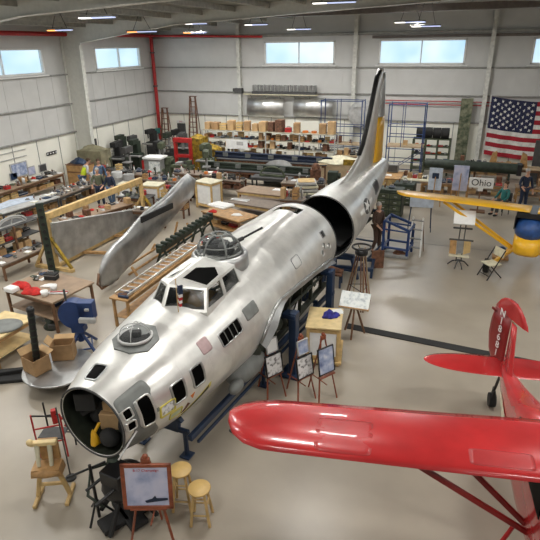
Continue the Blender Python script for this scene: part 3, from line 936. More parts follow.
# fin: outline in (s, z), thickness lens shaped
def fin_mesh(outline, thick, mb, mi=0, x0=0):
    """outline: list of (z, y_front, y_rear); lens section"""
    n = 9; vs = []
    for z, ya, yb in outline:
        for sd in (1, -1):
            for k in range(n):
                t = k / (n - 1); y = ya + (yb - ya) * t; w = thick * (math.sqrt(max(t, 0)) * (1 - t) * 2.2 + .06)
                vs.append((x0 + sd * w / 2, y, z))
    m = len(outline); fs = []
    for i in range(m - 1):
        for k in range(n - 1):
            a = i * 2 * n + k; b = (i + 1) * 2 * n + k; fs.append([a, a + 1, b + 1, b]); a += n; b += n; fs.append([a, b, b + 1, a + 1])
        fs.append([i * 2 * n, (i + 1) * 2 * n, (i + 1) * 2 * n + n, i * 2 * n + n]); fs.append([i * 2 * n + n - 1, i * 2 * n + 2 * n - 1, (i + 1) * 2 * n + 2 * n - 1, (i + 1) * 2 * n + n - 1])
    i = m - 1; fs.append([i * 2 * n + k for k in range(n)] + [i * 2 * n + n + k for k in range(n)][::-1])
    mb.add(vs, fs, mi, True)


def finle(z):  # leading edge position of the fin + dorsal fillet
    return float(np.interp(z, [2.6, 2.9, 3.2, 3.6, 4.2, 5.0, 5.6, 5.85], [.7, 1.9, 2.7, 3.15, 3.5, 3.9, 4.2, 4.55]))


def finte(z): return float(np.interp(z, [2.6, 5.3, 5.6, 5.85], [4.40, 4.80, 4.9, 4.85]))


mb = MB(); fin_mesh([(z, finle(z), finte(z)) for z in (2.6, 2.75, 2.9, 3.05, 3.2, 3.4, 3.6, 3.9, 4.2, 4.6, 5.0, 5.3, 5.6, 5.75, 5.84)], .22, mb); mb.build('tail_fin', 'alu', TL)
mb = MB(); fin_mesh([(z, finle(z) - .03, finle(z) + .22) for z in (3.3, 3.6, 3.9, 4.2, 4.6, 5.0, 5.3, 5.6, 5.8)], .17, mb); mb.build('deicer_boot', 'black', TL)
mb = MB(); fin_mesh([(z, finte(z) + .02, finte(z) + .02 + float(np.interp(z, [2.75, 4.2, 5.2, 5.6], [1.05, .78, .5, .32]))) for z in (2.75, 3.1, 3.5, 3.9, 4.25)], .17, mb)
mb.build('rudder', 'yellow', TL)
mb = MB(); fin_mesh([(z, finte(z) + .02, finte(z) + .02 + float(np.interp(z, [2.75, 4.2, 5.2, 5.7], [1.05, .78, .5, .2]))) for z in (4.27, 4.6, 5.0, 5.4, 5.7)], .15, mb)
mb.build('rudder_tip', 'alu_dull', TL)
for y, x in ((.5, .0), (3.6, 0)):
    t = solo('support_trestle', MB(), 'blue', 'x', 'x') if False else None
TJ = thing('assembly_jig', 'dark blue trestle carrying the bomber tail section', 'jig', (-3.60, 13.95, 0), TR)
for y, zt in ((.6, .80), (3.4, 1.42)):
    mb = MB(); mb.bar((-.8, y, zt - .06), (.8, y, zt - .06), .12, .1)
    for sg in (1, -1): mb.bar((sg * .7, y, zt - .1), (sg * .95, y, 0.02), .08, .08)
    mb.bar((-.9, y, .25), (.9, y, .25), .06, .06); mb.build('trestle', 'blue', TJ)
mb = MB(); mb.bar((-.9, .6, .3), (-.9, 3.4, .3), .06, .06); mb.bar((.9, .6, .3), (.9, 3.4, .3), .06, .06); mb.build('tie_beam', 'blue', TJ)

# ================================================================== RED AEROPLANE
RP = thing('red_aeroplane', 'glossy red high-wing light aeroplane with white registration on the fin', 'aeroplane', (1.62, 5.72, 0), R(8.0))


def wing_loft(mb, stations, mi=0):
    """stations: (x, y_lead, y_trail, z, thick)"""
    n = 17; vs = []
    for x, y0, y1, z, th in stations:
        for sd in (1, -1):
            for k in range(n):
                t = (k / (n - 1)) ** 1.6; c = 5 * (.2969 * math.sqrt(t) - .126 * t - .3516 * t * t + .2843 * t ** 3 - .1036 * t ** 4)
                vs.append((x, y0 + (y1 - y0) * t, z + sd * th * c * (1.25 if sd > 0 else .55) ))
    m = len(stations); fs = []
    for i in range(m - 1):
        for k in range(n - 1):
            a = i * 2 * n + k; b = (i + 1) * 2 * n + k; fs.append([a, b, b + 1, a + 1]); a += n; b += n; fs.append([a, a + 1, b + 1, b])
        a, b = i * 2 * n + n - 1, (i + 1) * 2 * n + n - 1; fs.append([a, b, b + n, a + n])
    fs.append([k for k in range(n)] + [n + k for k in range(n - 1, -1, -1)]); o = (m - 1) * 2 * n
    fs.append(([o + k for k in range(n)] + [o + n + k for k in range(n - 1, -1, -1)])[::-1])
    mb.add(vs, fs, mi, True)


def wtip(sg):
    st = []
    L = 4.24
    for f in np.linspace(0, 1, 26):
        x = L * (1 - (1 - f) ** 1.0) if f < .8 else L * (.8 + .2 * sin((f - .8) / .2 * PI / 2))
        k = x / L; e = 1.0 if k < .84 else math.sqrt(max(.0004, 1 - ((k - .84) / .16) ** 2))
        ch0, ch1 = -.62, .50
        mid = -.18 + .07 * x; st.append((sg * x, mid + (ch0 - mid) * (e ** 1.0) * (1 - .10 * k), mid + (ch1 - mid) * e * (1 - .12 * k), 2.18 - .0 * k - .22 * k, .16 * (.25 + .75 * e)))
    return st


for sg in (-1, 1):
    mb = MB(); wing_loft(mb, wtip(sg)); mb.build('wing', 'red', RP)
    for y, yb, nm in ((-.45, -.25, 'front'), (.1, -.12, 'rear')):
        mb = MB(); z = 2.18 - .22 * (1.85 if y < 0 else 1.5) / 4.42 - .05
        mb.bar((sg * (1.95 if y < 0 else 1.6), y + .1, z), (sg * .33, yb, 1.0), .045, .075); mb.build('wing_strut', 'red_dark', RP)
    mb = MB(); mb.ball((sg * 4.10, -.22, 1.93), .035, 1.6, 1, 1); mb.build('tip_light', 'black', RP)
    mb = MB(); mb.tube((sg * 3.6, -.28, 1.94), (sg * 3.6, -.28, 1.84), .014); mb.build('tie_down_ring', 'red_dark', RP)
    # main gear
    mb = MB(); mb.bar((sg * .38, -.25, .78), (sg * .82, -.35, .28), .08, .05); mb.bar((sg * .38, .1, .70), (sg * .82, -.35, .28), .05, .05); mb.build('gear_leg', 'red', RP)
    w_ = MB()
    w_.tube((sg * .80, -.35, .23), (sg * .96, -.35, .23), .23, n=24); w_.tube((sg * .96, -.35, .23), (sg * .97, -.35, .23), .10, n=16, mi=1); w_.build('wheel', ['black_matte', 'lightgrey'], RP)
# fuselage: lofted rounded-box sections, nose forward is -y
secs = [(-1.75, .10, 1.05, 1.35), (-1.70, .30, .90, 1.52), (-1.4, .40, .72, 1.62), (-.75, .36, .64, 1.70), (-.62, .36, .62, 2.16), (.45, .36, .62, 2.18), (.9, .34, .66, 2.02), (1.6, .28, .76, 1.62), (2.4, .18, .88, 1.38), (3.1, .09, .98, 1.24), (3.55, .04, 1.02, 1.20)]
vs = []; n = 20
for y, hw, z0, z1 in secs:
    zm = (z0 + z1) / 2
    for k in range(n):
        a = 2 * PI * k / n; ca, sa = cos(a), sin(a); e = .55
        vs.append((math.copysign(abs(ca) ** e, ca) * hw, y, zm + math.copysign(abs(sa) ** e, sa) * (z1 - z0) / 2))
mb = MB(); fs = [[i * n + k, i * n + (k + 1) % n, (i + 1) * n + (k + 1) % n, (i + 1) * n + k] for i in range(len(secs) - 1) for k in range(n)]
fs += [list(range(n))[::-1], list(range((len(secs) - 1) * n, len(secs) * n))]
mb.add(vs, fs, 0, True); mb.build('fuselage', 'red', RP)
for sg in (-1, 1):
    mb = MB(); mb.prism([(1.2, 1.02), (1.2, 1.30), (2.55, 1.10), (2.55, 1.07)], 0, .012, plane='yz')
    mb.v = [(sg * (float(np.interp(y, [1.2, 1.6, 2.4, 2.55], [.345, .29, .19, .172])) + x), y, z) for x, y, z in mb.v]; mb.build('side_stripe', 'cream', RP)
    mb = MB(); mb.prism([(-.55, 1.55), (-.5, 2.02), (.8, 1.95), (1.1, 1.62)], 0, .01, plane='yz')
    mb.v = [(sg * (float(np.interp(y, [-.6, .45, .9, 1.2], [.37, .365, .345, .32])) + x), y, z) for x, y, z in mb.v]; mb.build('cabin_window', 'glass_dark', RP)
mb = MB(); mb.box((0, -.74, 1.9), (.74, .03, .40), rx=-.3); mb.build('windscreen', 'glass_dark', RP)
mb = MB(); mb.bar((-.95, -1.82, 1.2), (.95, -1.82, 1.2), .05, .14); mb.ball((0, -1.82, 1.2), .13, 1, 1.3, 1, mi=1); mb.build('propeller', ['wood_dark', 'red'], RP)
for x0, x1, t0, t1 in ((-3.0, -2.3, .04, .62), (-1.2, -.5, .08, .30)):
    st_ = wtip(-1)
    def wfn(x, t, o, st_=st_):
        xs = [-q[0] for q in st_]; g = lambda i: float(np.interp(-x, xs, [q[i] for q in st_])); t = max(0, min(1, t)); c = 5 * (.2969 * math.sqrt(t) - .126 * t - .3516 * t * t + .2843 * t ** 3 - .1036 * t ** 4)
        return Vector((x, g(1) + (g(2) - g(1)) * t, g(3) + g(4) * c * 1.25 + o))
    mb = MB(); patch(mb, wfn, x0, x1, t0, t1, .0015, .05, skirt=.0015); mb.build('wing_rectangle', ['red_patch', 'red_patch'], RP)  # rectangles of slightly different, rougher red on the wing top
# tailplane
for sg in (-1, 1):
    mb = MB(); st = []
    for k in np.linspace(0, 1, 16):
        x = 1.42 * sin(k * PI / 2); f = x / 1.42; e = math.sqrt(max(.002, 1 - f ** 3.0)); st.append((sg * x, 3.2 - .34 * e + .04, 3.24 + .34 * e, 1.18, .035 * (.3 + .7 * e)))
    wing_loft(mb, st); mb.build('tailplane', 'red', RP)
# fin and rudder: outline (z, y_lead, y_trail); the rudder is turned a little
def turn(vs, a=R(-20), y0=3.34):
    return [(x * cos(a) + (y - y0) * sin(a), y0 + (y - y0) * cos(a) - x * sin(a), z) for x, y, z in vs]


mb = MB()
fin_mesh([(1.1, 2.62, 3.30), (1.35, 2.74, 3.31), (1.6, 2.84, 3.32), (1.85, 2.94, 3.32), (2.08, 3.04, 3.32)], .085, mb); mb.build('tail_fin', 'red', RP)
mb = MB(); fin_mesh([(1.02, 3.36, 3.72), (1.2, 3.36, 3.88), (1.5, 3.36, 3.96), (1.8, 3.36, 3.95), (2.1, 3.35, 3.88)], .06, mb); mb.v = turn(mb.v); mb.build('rudder', 'red_dark', RP)
mb = MB(); fin_mesh([(2.115, 2.86, 3.88), (2.2, 2.90, 3.83), (2.3, 3.0, 3.76), (2.38, 3.12, 3.66), (2.43, 3.26, 3.54)], .07, mb); mb.v = turn(mb.v); mb.build('rudder_horn', 'red', RP)
mb = MB(); mb.box((-.04, 3.86, 2.05), (.02, .12, .05)); mb.v = turn(mb.v); mb.build('trim_tab', 'red_dark', RP)
for i, ch in enumerate('N18681'):
    q_ = turn([(-.052, 3.56 + .0 * i, 2.12 - i * .165)])[0]
    o = text_mesh(ch, .19, 'white', RP, 'registration_letter', q_, (R(90), 0, R(-90 + 20)), .004); o.scale = (1.15, 1, 1)
mb = MB(); mb.bar((0, 3.35, 1.03), (0, 3.62, .40), .05, .03); mb.build('tail_spring', 'black', RP)
mb = MB(); mb.tube((-.06, 3.66, .14), (.06, 3.66, .14), .14, n=18); mb.bar((0, 3.62, .42), (0, 3.66, .2), .15, .04); mb.build('tail_wheel', 'black_matte', RP)

# ================================================================== YELLOW AEROPLANE behind
yl = aty(405, 191, 17.3); YP = thing('yellow_aeroplane', 'yellow light aeroplane with one thin wing and blue cockpit cover at right edge', 'aeroplane', (2.15, 16.5, 0), R(-10))
ztip = 2.12
for sg in (-1, 1):
    mb = MB(); st = []
    for k in np.linspace(0, 1, 14):
        x = .1 + 4.05 * sin(k * PI / 2); f = x / 4.15; e = 1 if f < .86 else math.sqrt(max(.003, 1 - ((f - .86) / .14) ** 2)); st.append((sg * x, .0 - .55 * e, .0 + .25 * e, 2.10 + .02 * f, .10 * (.3 + .7 * e)))
    wing_loft(mb, st); mb.build('wing', 'yellow', YP)
    for x, y in ((2.55, -.4), (2.5, .05)): mb = MB(); mb.bar((sg * x, y, 2.06), (sg * .45, y * .4 - .1, .85), .05, .08); mb.build('wing_strut', 'yellow', YP)
    mb = MB(); mb.bar((sg * .35, -.2, .85), (sg * .95, -.4, .25), .13, .09); mb.bar((sg * .4, .15, .85), (sg * .95, -.4, .25), .06, .06); mb.build('gear_leg', 'yellow', YP)
    mb = MB(); mb.tube((sg * .95, -.4, .22), (sg * 1.10, -.4, .22), .22, n=20); mb.tube((sg * 1.1, -.4, .22), (sg * 1.12, -.4, .22), .12, n=16, mi=1); mb.build('wheel', ['black_matte', 'blue_bright'], YP)
    mb = MB(); mb.tube((sg * 3.9, -.3, 2.1), (sg * 4.3, -.25, 2.11), .05, .02); mb.build('wing_tip_fairing', 'green_dark', YP)
vs = []; secs = [(-.95, .18, .95, 1.2), (-.8, .36, .85, 1.35), (-.3, .42, .8, 1.5), (.6, .42, .75, 1.6), (1.8, .26, .75, 1.35), (3.6, .06, 1.0, 1.2)]
for y, hw, z0, z1 in secs:
    for k in range(n):
        a = 2 * PI * k / n; ca, sa = cos(a), sin(a); vs.append((math.copysign(abs(ca) ** .6, ca) * hw, y, (z0 + z1) / 2 + math.copysign(abs(sa) ** .6, sa) * (z1 - z0) / 2))
mb = MB(); mb.add(vs, [[i * n + k, i * n + (k + 1) % n, (i + 1) * n + (k + 1) % n, (i + 1) * n + k] for i in range(5) for k in range(n)] + [list(range(n))[::-1], list(range(5 * n, 6 * n))], 0, True)
mb.build('fuselage', 'yellow', YP)
mb = MB(); mb.ball((0, -.1, 1.55), .5, .95, 1.5, .9, 18); mb.build('cockpit_cover', 'blue_bright', YP)
mb = MB(); mb.box((0, -.1, 2.0), (.86, 1.0, .16)); mb.box((-.44, -.1, 1.75), (.02, .9, .4)); mb.build('cabin_top', 'black', YP)
mb = MB(); fin_mesh([(1.1, 2.9, 3.9), (1.5, 3.1, 4.0), (1.9, 3.3, 3.95), (2.15, 3.5, 3.8)], .07, mb); mb.build('tail_fin', 'yellow', YP)

# ================================================================== FLAG + BACK WALL THINGS
FL = thing('american_flag', 'large american flag hung on the back wall at right', 'flag', (.92, YB - .24, 0), 0)
FW, FH = 5.6, 3.05; ztop = 3.95


def fpt(u, v):  # u across 0..1, v down 0..1
    sag = .22 * sin(min(1, u * 1.6) * PI) * (1 - v * .3)
    return Vector((.05 + u * FW, -.05 - .05 * sin(u * 21) - .03 * sin(u * 40 + v * 3), ztop - v * FH - .33 * u * 1.0 * (1 - .0 * v) - sag * .55))


def fgrid(mb, u0, u1, v0, v1, off, nu, mi=0):
    vs = []
    nv = 2
    for o_ in (0, .006):
        for i in range(nu + 1):
            for j in range(nv + 1): p = fpt(u0 + (u1 - u0) * i / nu, v0 + (v1 - v0) * j / nv); vs.append((p.x, p.y - off - o_, p.z))
    m = (nu + 1) * (nv + 1); fs = []
    for i in range(nu):
        for j in range(nv):
            a = i * (nv + 1) + j; fs.append([a, a + 1, a + nv + 2, a + nv + 1]); fs.append([m + a, m + a + nv + 1, m + a + nv + 2, m + a + 1])
    mb.add(vs, fs, mi, True)


mb = MB()
for k in range(13): fgrid(mb, 0, 1, k / 13, (k + 1) / 13, 0, 46, k % 2)
mat('flag_red', (.40, .015, .03), .8); mat('flag_white', (.80, .78, .74), .8); mat('flag_blue', (.018, .022, .07), .8)
mb.build('stripes', ['flag_red', 'flag_white'], FL)
mb = MB(); fgrid(mb, 0, .40, 0, 7 / 13, .012, 20); mb.build('canton', 'flag_blue', FL)
mb = MB()
for r_ in range(9):
    for c_ in range(11):
        if (r_ + c_) % 2: continue
        q = fpt((c_ + 1) / 12 * .40, (r_ + 1) / 10 * 7 / 13); vs = []
        for k in range(10): a = PI / 2 + k * PI / 5; rr = .10 if k % 2 == 0 else .045; vs.append((q.x + rr * cos(a), q.y - .024, q.z + rr * sin(a)))
        mb.add(vs, [list(range(10))], 0)
mb.build('stars', 'flag_white', FL)
mb = MB(); mb.tube((0, -.02, 4.0), (0, -.02, .9), .02); mb.build('halyard', 'white', FL)

# splotched green column cover left of the flag
q = aty(462, 97, YB - .3); q2 = aty(474, 97, YB - .3)
mb = MB(); mb.box((0, 0, 1.9), (q2.x - q.x, .12, 3.85)); solo('camouflage_panel', mb, 'green_splotch', 'tall narrow mottled green panel standing against the back wall left of the flag', 'panel', ((q.x + q2.x) / 2, YB - .42, 0))
# dark board right of the flag
q = aty(525, 200, 27.8)
mb = MB(); mb.box((.9, 0, 1.15), (1.8, .08, 2.3)); mb.box((.9, 0, .04), (1.9, .5, .06)); solo('dark_screen', mb, 'darkgrey', 'tall dark grey standing screen in front of the flag at right edge', 'screen', (q.x, 27.8, 0))
# ladders
def stepladder(h, label, loc, rz, m='rust'):
    t = thing('stepladder', label, 'ladder', loc, rz, 'stepladders by the back wall')
    w0, w1 = .34, .18; d = .1 * h
    for sg in (-1, 1):
        mb = MB(); mb.bar((sg * w0, -d, .0), (sg * w1, 0, h), .07, .10); mb.build('rail', m, t)
        mb = MB(); mb.bar((sg * w0 * .95, d * 1.1, 0), (sg * w1 * .9, .08, h * .97), .04, .05); mb.build('rear_leg', m, t)
    k = int(h / .3)
    for i in range(1, k):
        f = i / k; mb = MB(); w = w0 + (w1 - w0) * f; mb.box((0, -d * (1 - f), h * f), (2 * w - .04, .14, .035)); mb.build('step', 'wood_dark', t)
    mb = MB(); mb.box((0, .04, h), (2 * w1 + .1, .2, .04)); mb.build('top_cap', m, t)
    return t


a = aty(168.5, 145, 30.5); stepladder(2.95, 'shorter brown stepladder standing next to the corner riser pipe', (a.x, 30.4, 0), 0)
a = aty(196.5, 145, 30.5); stepladder(3.7, 'taller brown stepladder right of the dark door', (a.x, 30.4, 0), 0)
a = aty(183, 144, YB); mb = MB(); mb.box((a.x, YB - .02, 1.05), (.62, .05, 1.6)); mb.box((a.x, YB - .05, 1.05), (.52, .02, 1.5)); mb.ball((a.x + .2, YB - .07, 1.0), .03); struct('door_1', mb, 'darkgrey')
mb = MB(); q = aty(180, 121.5, YB); mb.box((0, 0, 0), (.66, .02, .16)); t = thing('wall_sign', 'white sign with small red lettering above the dark door', 'sign', (q.x + .1, YB - .05, q.z)); mb.build('board', 'white', t)
text_mesh('EXIT', .12, 'red_paint', t, 'lettering', (0, -.016, 0), (R(90), 0, 0), .002)

# shelf on the back wall with a row of ribbed parts
q0, q1 = aty(244, 91.5, 31.2), aty(317, 92, 31.2)
t = thing('wall_shelf', 'long pale ledge shelf high on the back wall carrying a ribbed row', 'shelf', (0, 31.3, 3.86))
mb = MB(); mb.box(((q0.x + q1.x) / 2, 0, -.03), (q1.x - q0.x, .5, .06)); mb.build('shelf_board', 'cream', t)
for i in range(5): x = q0.x + (q1.x - q0.x) * (i + .5) / 5; mb = MB(); mb.bar((x, .2, -.4), (x, -.2, -.06), .03, .04); mb.build('bracket', 'grey', t)
q2, q3 = aty(252, 80, 31.2), aty(316, 89, 31.2)
t = thing('ribbed_rack', 'long grey rack of upright ribs lying on the high wall ledge', 'rack', (0, 31.25, 3.86))
mb = MB(); mb.box(((q2.x + q3.x) / 2, 0, .08), (q3.x - q2.x, .34, .15)); mb.build('tray', 'darkgrey', t)
for i in range(34): x = q2.x + .05 + (q3.x - q2.x - .1) * i / 33; mb = MB(); mb.box((x, 0, .34), (.06, .3, .36 + .03 * sin(i * 2.3))); mb.build('rib', 'alu_dull' if i % 2 else 'lightgrey', t)
q = aty(238, 85, 31.2); mb = MB(); mb.box((0, 0, .16), (.5, .3, .3)); mb.tube((-.25, 0, .2), (-.38, 0, .2), .1); solo('speaker_horn', mb, 'darkgrey', 'dark box fixed on the wall left end of the ribbed rack', 'box', (q.x, 31.3, 3.86))


def rolled_sheet(px0, px1, y0, y1, Y, label):
    a, b = aty(px0, y1, Y), aty(px1, y0, Y); L = b.x - a.x; h = b.z - a.z; vs = []; n = 16
    for x in (0, L):
        for o_ in (0, .01):
            for k in range(n + 1): t_ = PI * (.04 + .92 * k / n); vs.append((x, -(.38 + o_) * sin(t_), -h / 2 * cos(t_) * (1 + o_)))
    m = n + 1; fs = []
    for k in range(n): fs += [[k, 2 * m + k, 2 * m + k + 1, k + 1], [m + k, m + k + 1, 3 * m + k + 1, 3 * m + k], [k, k + 1, m + k + 1, m + k], [2 * m + k, 3 * m + k, 3 * m + k + 1, 2 * m + k + 1]]
    mb = MB(); mb.add(vs, fs, 0, True); solo('curved_skin_panel', mb, 'alu_bright', label, 'aircraft panel', (a.x, YB - .15, (a.z + b.z) / 2 - .24))


rolled_sheet(247, 283, 95, 113, 31.1, 'curved polished metal panel hanging on the back wall left of its twin')
rolled_sheet(293, 333, 95, 113, 31.1, 'curved polished metal panel hanging on the back wall right of its twin')


# ================================================================== SCAFFOLDS
def scaffold(x, y, w, d, h, plat, label, m='blue_mid'):
    t = thing('scaffold_tower', label, 'scaffold', (x, y, 0), 0, 'blue scaffold towers by the back wall')
    for sx in (-1, 1):
        for sy in (-1, 1): mb = MB(); mb.tube((sx * w / 2, sy * d / 2, 0), (sx * w / 2, sy * d / 2, h), .028); mb.build('upright', m, t)
    for sy in (-1, 1):
        for z in (.4, 1.0, plat - .1, plat + .5, plat + 1.0, h - .05): mb = MB(); mb.tube((-w / 2, sy * d / 2, z), (w / 2, sy * d / 2, z), .022); mb.build('rail', m, t)
        mb = MB(); mb.tube((-w * .1, sy * d / 2, plat), (-w * .1, sy * d / 2, h), .018); mb.build('ladder_rail', m, t)
        mb = MB(); mb.tube((-w / 2, sy * d / 2, .3), (w / 2, sy * d / 2, plat - .2), .016); mb.build('brace', m, t)
    for sx in (-1, 1):
        for z in (.4, plat - .1, plat + 1.0, h - .05): mb = MB(); mb.tube((sx * w / 2, -d / 2, z), (sx * w / 2, d / 2, z), .022); mb.build('end_rail', m, t)
    for k in range(3): mb = MB(); mb.box((0, -d / 3 + k * d / 3, plat), (w + .1, d / 3 - .02, .06)); mb.build('platform_plank', 'plywood', t)
    return t


scaffold(-2.95, 27.9, 1.75, 1.0, 3.85, 1.75, 'blue scaffold tower right of the tail fin beside the green bin rack')
scaffold(-6.75, 30.0, 2.3, .9, 3.75, 1.35, 'blue scaffold tower left of the tail fin near the back wall')
q = aty(357, 108, 30.8)
mb = MB(); mb.ball((0, 0, 0), 1.0, 1.0, .25, .85, 20); solo('plastic_wrapped_dome', mb, 'lightgrey', 'pale translucent rounded cowl hung high on the back wall behind the left scaffold', 'cowl', (q.x + .4, 31.2, q.z - .4))


# ================================================================== TABLES, BENCHES, CLUTTER
def quad(pa, pb, pc, z):
    a, b, c = at(*pa, z), at(*pb, z), at(*pc, z); u = (b - a); w = u.length; rz = math.atan2(u.y, u.x); u.normalize(); v = Vector((-u.y, u.x, 0)); d = (c - b).dot(v)
    cen = (a + b) / 2 + v * d / 2; return cen.x, cen.y, rz, w, abs(d)


def table(name, label, cat, q, z, top='brown_top', legm='wood_dark', th=.05, shelf=None, legw=.07, group=None):
    cx, cy, rz, w, d = q; t = thing(name, label, cat, (cx, cy, 0), rz, group)
    mb = MB(); mb.box((0, 0, z - th / 2), (w, d, th)); mb.build('table_top', top, t)
    for sx in (-1, 1):
        for sy in (-1, 1): mb = MB(); mb.box((sx * (w / 2 - .08), sy * (d / 2 - .07), (z - th) / 2), (legw, legw, z - th)); mb.build('leg', legm, t)
    for sy in (-1, 1): mb = MB(); mb.box((0, sy * (d / 2 - .07), z - th - .06), (w - .24, .035, .10)); mb.build('apron', legm, t)
    if shelf: mb = MB(); mb.box((0, 0, shelf), (w - .1, d - .12, .03)); mb.build('lower_shelf', top, t)
    return t


# small loose things, several shapes
def k_carton(mb, w, d, h, r): mb.box((0, 0, h / 2), (w, d, h)); mb.box((0, 0, h), (w * .97, d * .12, .008), mi=1)
def k_tin(mb, w, d, h, r): q = min(w, d) / 2; mb.lathe([(q, 0), (q, h * .92), (q * .9, h * .94), (q * .9, h)], n=14); mb.lathe([(q * 1.03, h * .1), (q * 1.03, h * .7)], n=14, mi=1)
def k_tray(mb, w, d, h, r):
    h *= .5; mb.box((0, 0, .01), (w, d, .02))
    for s_ in (-1, 1): mb.box((s_ * w / 2, 0, h / 2), (.015, d, h)); mb.box((0, s_ * d / 2, h / 2), (w, .015, h))
    for k in range(4): mb.box(((k - 1.5) * w / 5, r.uniform(-.3, .3) * d * .5, h * .4), (w / 8, d / 2.5, h * .5), rz=r.uniform(-.5, .5), mi=1)
def k_bottle(mb, w, d, h, r): q = min(w, d) / 3; mb.lathe([(q, 0), (q, h * .65), (q * .4, h * .8), (q * .4, h)], n=12); mb.lathe([(q * .5, h * .95), (q * .5, h * 1.08)], n=10, mi=1)
def k_toolbox(mb, w, d, h, r): h *= .6; mb.box((0, 0, h / 2), (w, d, h)); mb.box((0, 0, h * .72), (w * 1.03, d * 1.04, .02), mi=1); mb.path([(-w * .25, 0, h), (-w * .25, 0, h + .06), (w * .25, 0, h + .06), (w * .25, 0, h)], .012, 6, mi=1)
def k_casting(mb, w, d, h, r): mb.lathe([(w * .3, 0), (w * .34, h * .1), (w * .16, h * .3), (w * .2, h * .6), (w * .1, h * .62)], n=12, sy=d / w); mb.tube((-w * .4, 0, h * .35), (w * .4, d * .2, h * .45), .02, mi=1); mb.box((w * .15, 0, h * .2), (w * .3, d * .5, h * .3), mi=1, rz=.4)
def k_paper(mb, w, d, h, r): mb.box((0, 0, .008), (w, d, .016)); mb.box((w * .05, .02, .02), (w * .9, d * .85, .01), rz=.2, mi=1)
def k_rag(mb, w, d, h, r): mb.blob((0, 0, 0), (w, d, h * .5), r.randint(0, 99), n=12)
def k_coil(mb, w, d, h, r):
    q = min(w, d) / 2 - .02
    for k in range(3): mb.path([(q * cos(a), q * sin(a), .025 + k * .035) for a in np.linspace(0, 2 * PI, 19)], .018, 6, mi=k % 2)
def k_crate(mb, w, d, h, r):
    for k in range(3):
        z = h * (k + .5) / 3
        for s_ in (-1, 1): mb.box((0, s_ * d / 2, z), (w, .015, h / 4)); mb.box((s_ * w / 2, 0, z), (.015, d, h / 4))
    mb.box((0, 0, .01), (w, d, .02)); mb.box((0, 0, h * .4), (w * .8, d * .8, h * .5), mi=1)
def k_drill(mb, w, d, h, r): mb.box((0, 0, .015), (w * .7, d * .7, .03)); mb.tube((0, d * .2, 0), (0, d * .2, h), .03); mb.box((0, 0, h * .85), (w * .35, d * .8, h * .25), mi=1); mb.tube((0, -d * .2, h * .75), (0, -d * .2, h * .5), .02, .008)


KINDS = {
    'cardboard_box': (k_carton, [('brown', 'carton', 'carton_light'), ('light brown', 'carton_light', 'carton'), ('dark brown', 'rust', 'carton')], 'box', (.9, .9, .9)),
    'paint_tin': (k_tin, [('silver', 'lightgrey', 'white'), ('white', 'white', 'lightgrey'), ('dark green', 'green_dark', 'grey'), ('orange', 'orange', 'lightgrey')], 'tin', (.5, .5, .6)),
    'parts_tray': (k_tray, [('grey', 'grey', 'rust'), ('red', 'red_paint', 'grey'), ('dark', 'darkgrey', 'alu_grey'), ('blue', 'blue', 'grey')], 'tray', (.95, .9, .4)),
    'bottle': (k_bottle, [('white', 'white', 'red_paint'), ('brown', 'wood_dark', 'white'), ('green', 'green_dark', 'white')], 'bottle', (.4, .4, .7)),
    'toolbox': (k_toolbox, [('red', 'red_paint', 'darkgrey'), ('grey', 'grey', 'black_matte'), ('black', 'black_matte', 'grey'), ('blue', 'blue', 'lightgrey')], 'toolbox', (.95, .7, .7)),
    'metal_casting': (k_casting, [('grey metal', 'grey', 'alu_grey'), ('rusty metal', 'rust', 'grey'), ('pale metal', 'lightgrey', 'grey'), ('black metal', 'black_matte', 'grey')], 'machine part', (.85, .8, .7)),
    'paper_sheet': (k_paper, [('white', 'paper', 'white'), ('cream', 'cream', 'paper')], 'paper', (.9, .9, .1)),
    'work_rag': (k_rag, [('red', 'red_cloth', 'red_cloth'), ('pale', 'lightgrey', 'grey'), ('olive', 'green_olive', 'grey')], 'cloth', (.85, .85, .5)),
    'hose_coil': (k_coil, [('black', 'black_matte', 'darkgrey'), ('orange', 'orange', 'orange')], 'hose', (.8, .8, .3)),
    'parts_crate': (k_crate, [('wooden', 'wood', 'rust'), ('pine', 'pine', 'grey')], 'crate', (.95, .9, .8)),
    'bench_drill': (k_drill, [('green', 'green_dark', 'green_olive'), ('grey', 'grey', 'lightgrey')], 'tool', (.8, .9, 1.1)),
}
ORD = ['leftmost', 'second from left', 'third from left', 'fourth from left', 'fifth from left', 'sixth from left', 'seventh from left', 'eighth from left', 'ninth from left', 'tenth from left',
       'eleventh from left', 'twelfth from left', 'thirteenth from left', 'fourteenth from left', 'fifteenth from left', 'sixteenth from left', 'seventeenth from left', 'eighteenth from left',
       'nineteenth from left', 'twentieth from left', '21st from left', '22nd from left', '23rd from left', '24th from left']
BANK = {}


def small(kind, var, w, d, h, rnd):
    key = (kind, var, round(w, 2), round(d, 2), round(h, 2))
    if key not in BANK:
        fnc, vars_, cat, _ = KINDS[kind]; mb = MB(); fnc(mb, w, d, h, rnd); nm, a, b = vars_[var]; o = mb.build(kind, [a, b]); COL.objects.unlink(o); BANK[key] = o
    o = BANK[key].copy(); COL.objects.link(o); return o


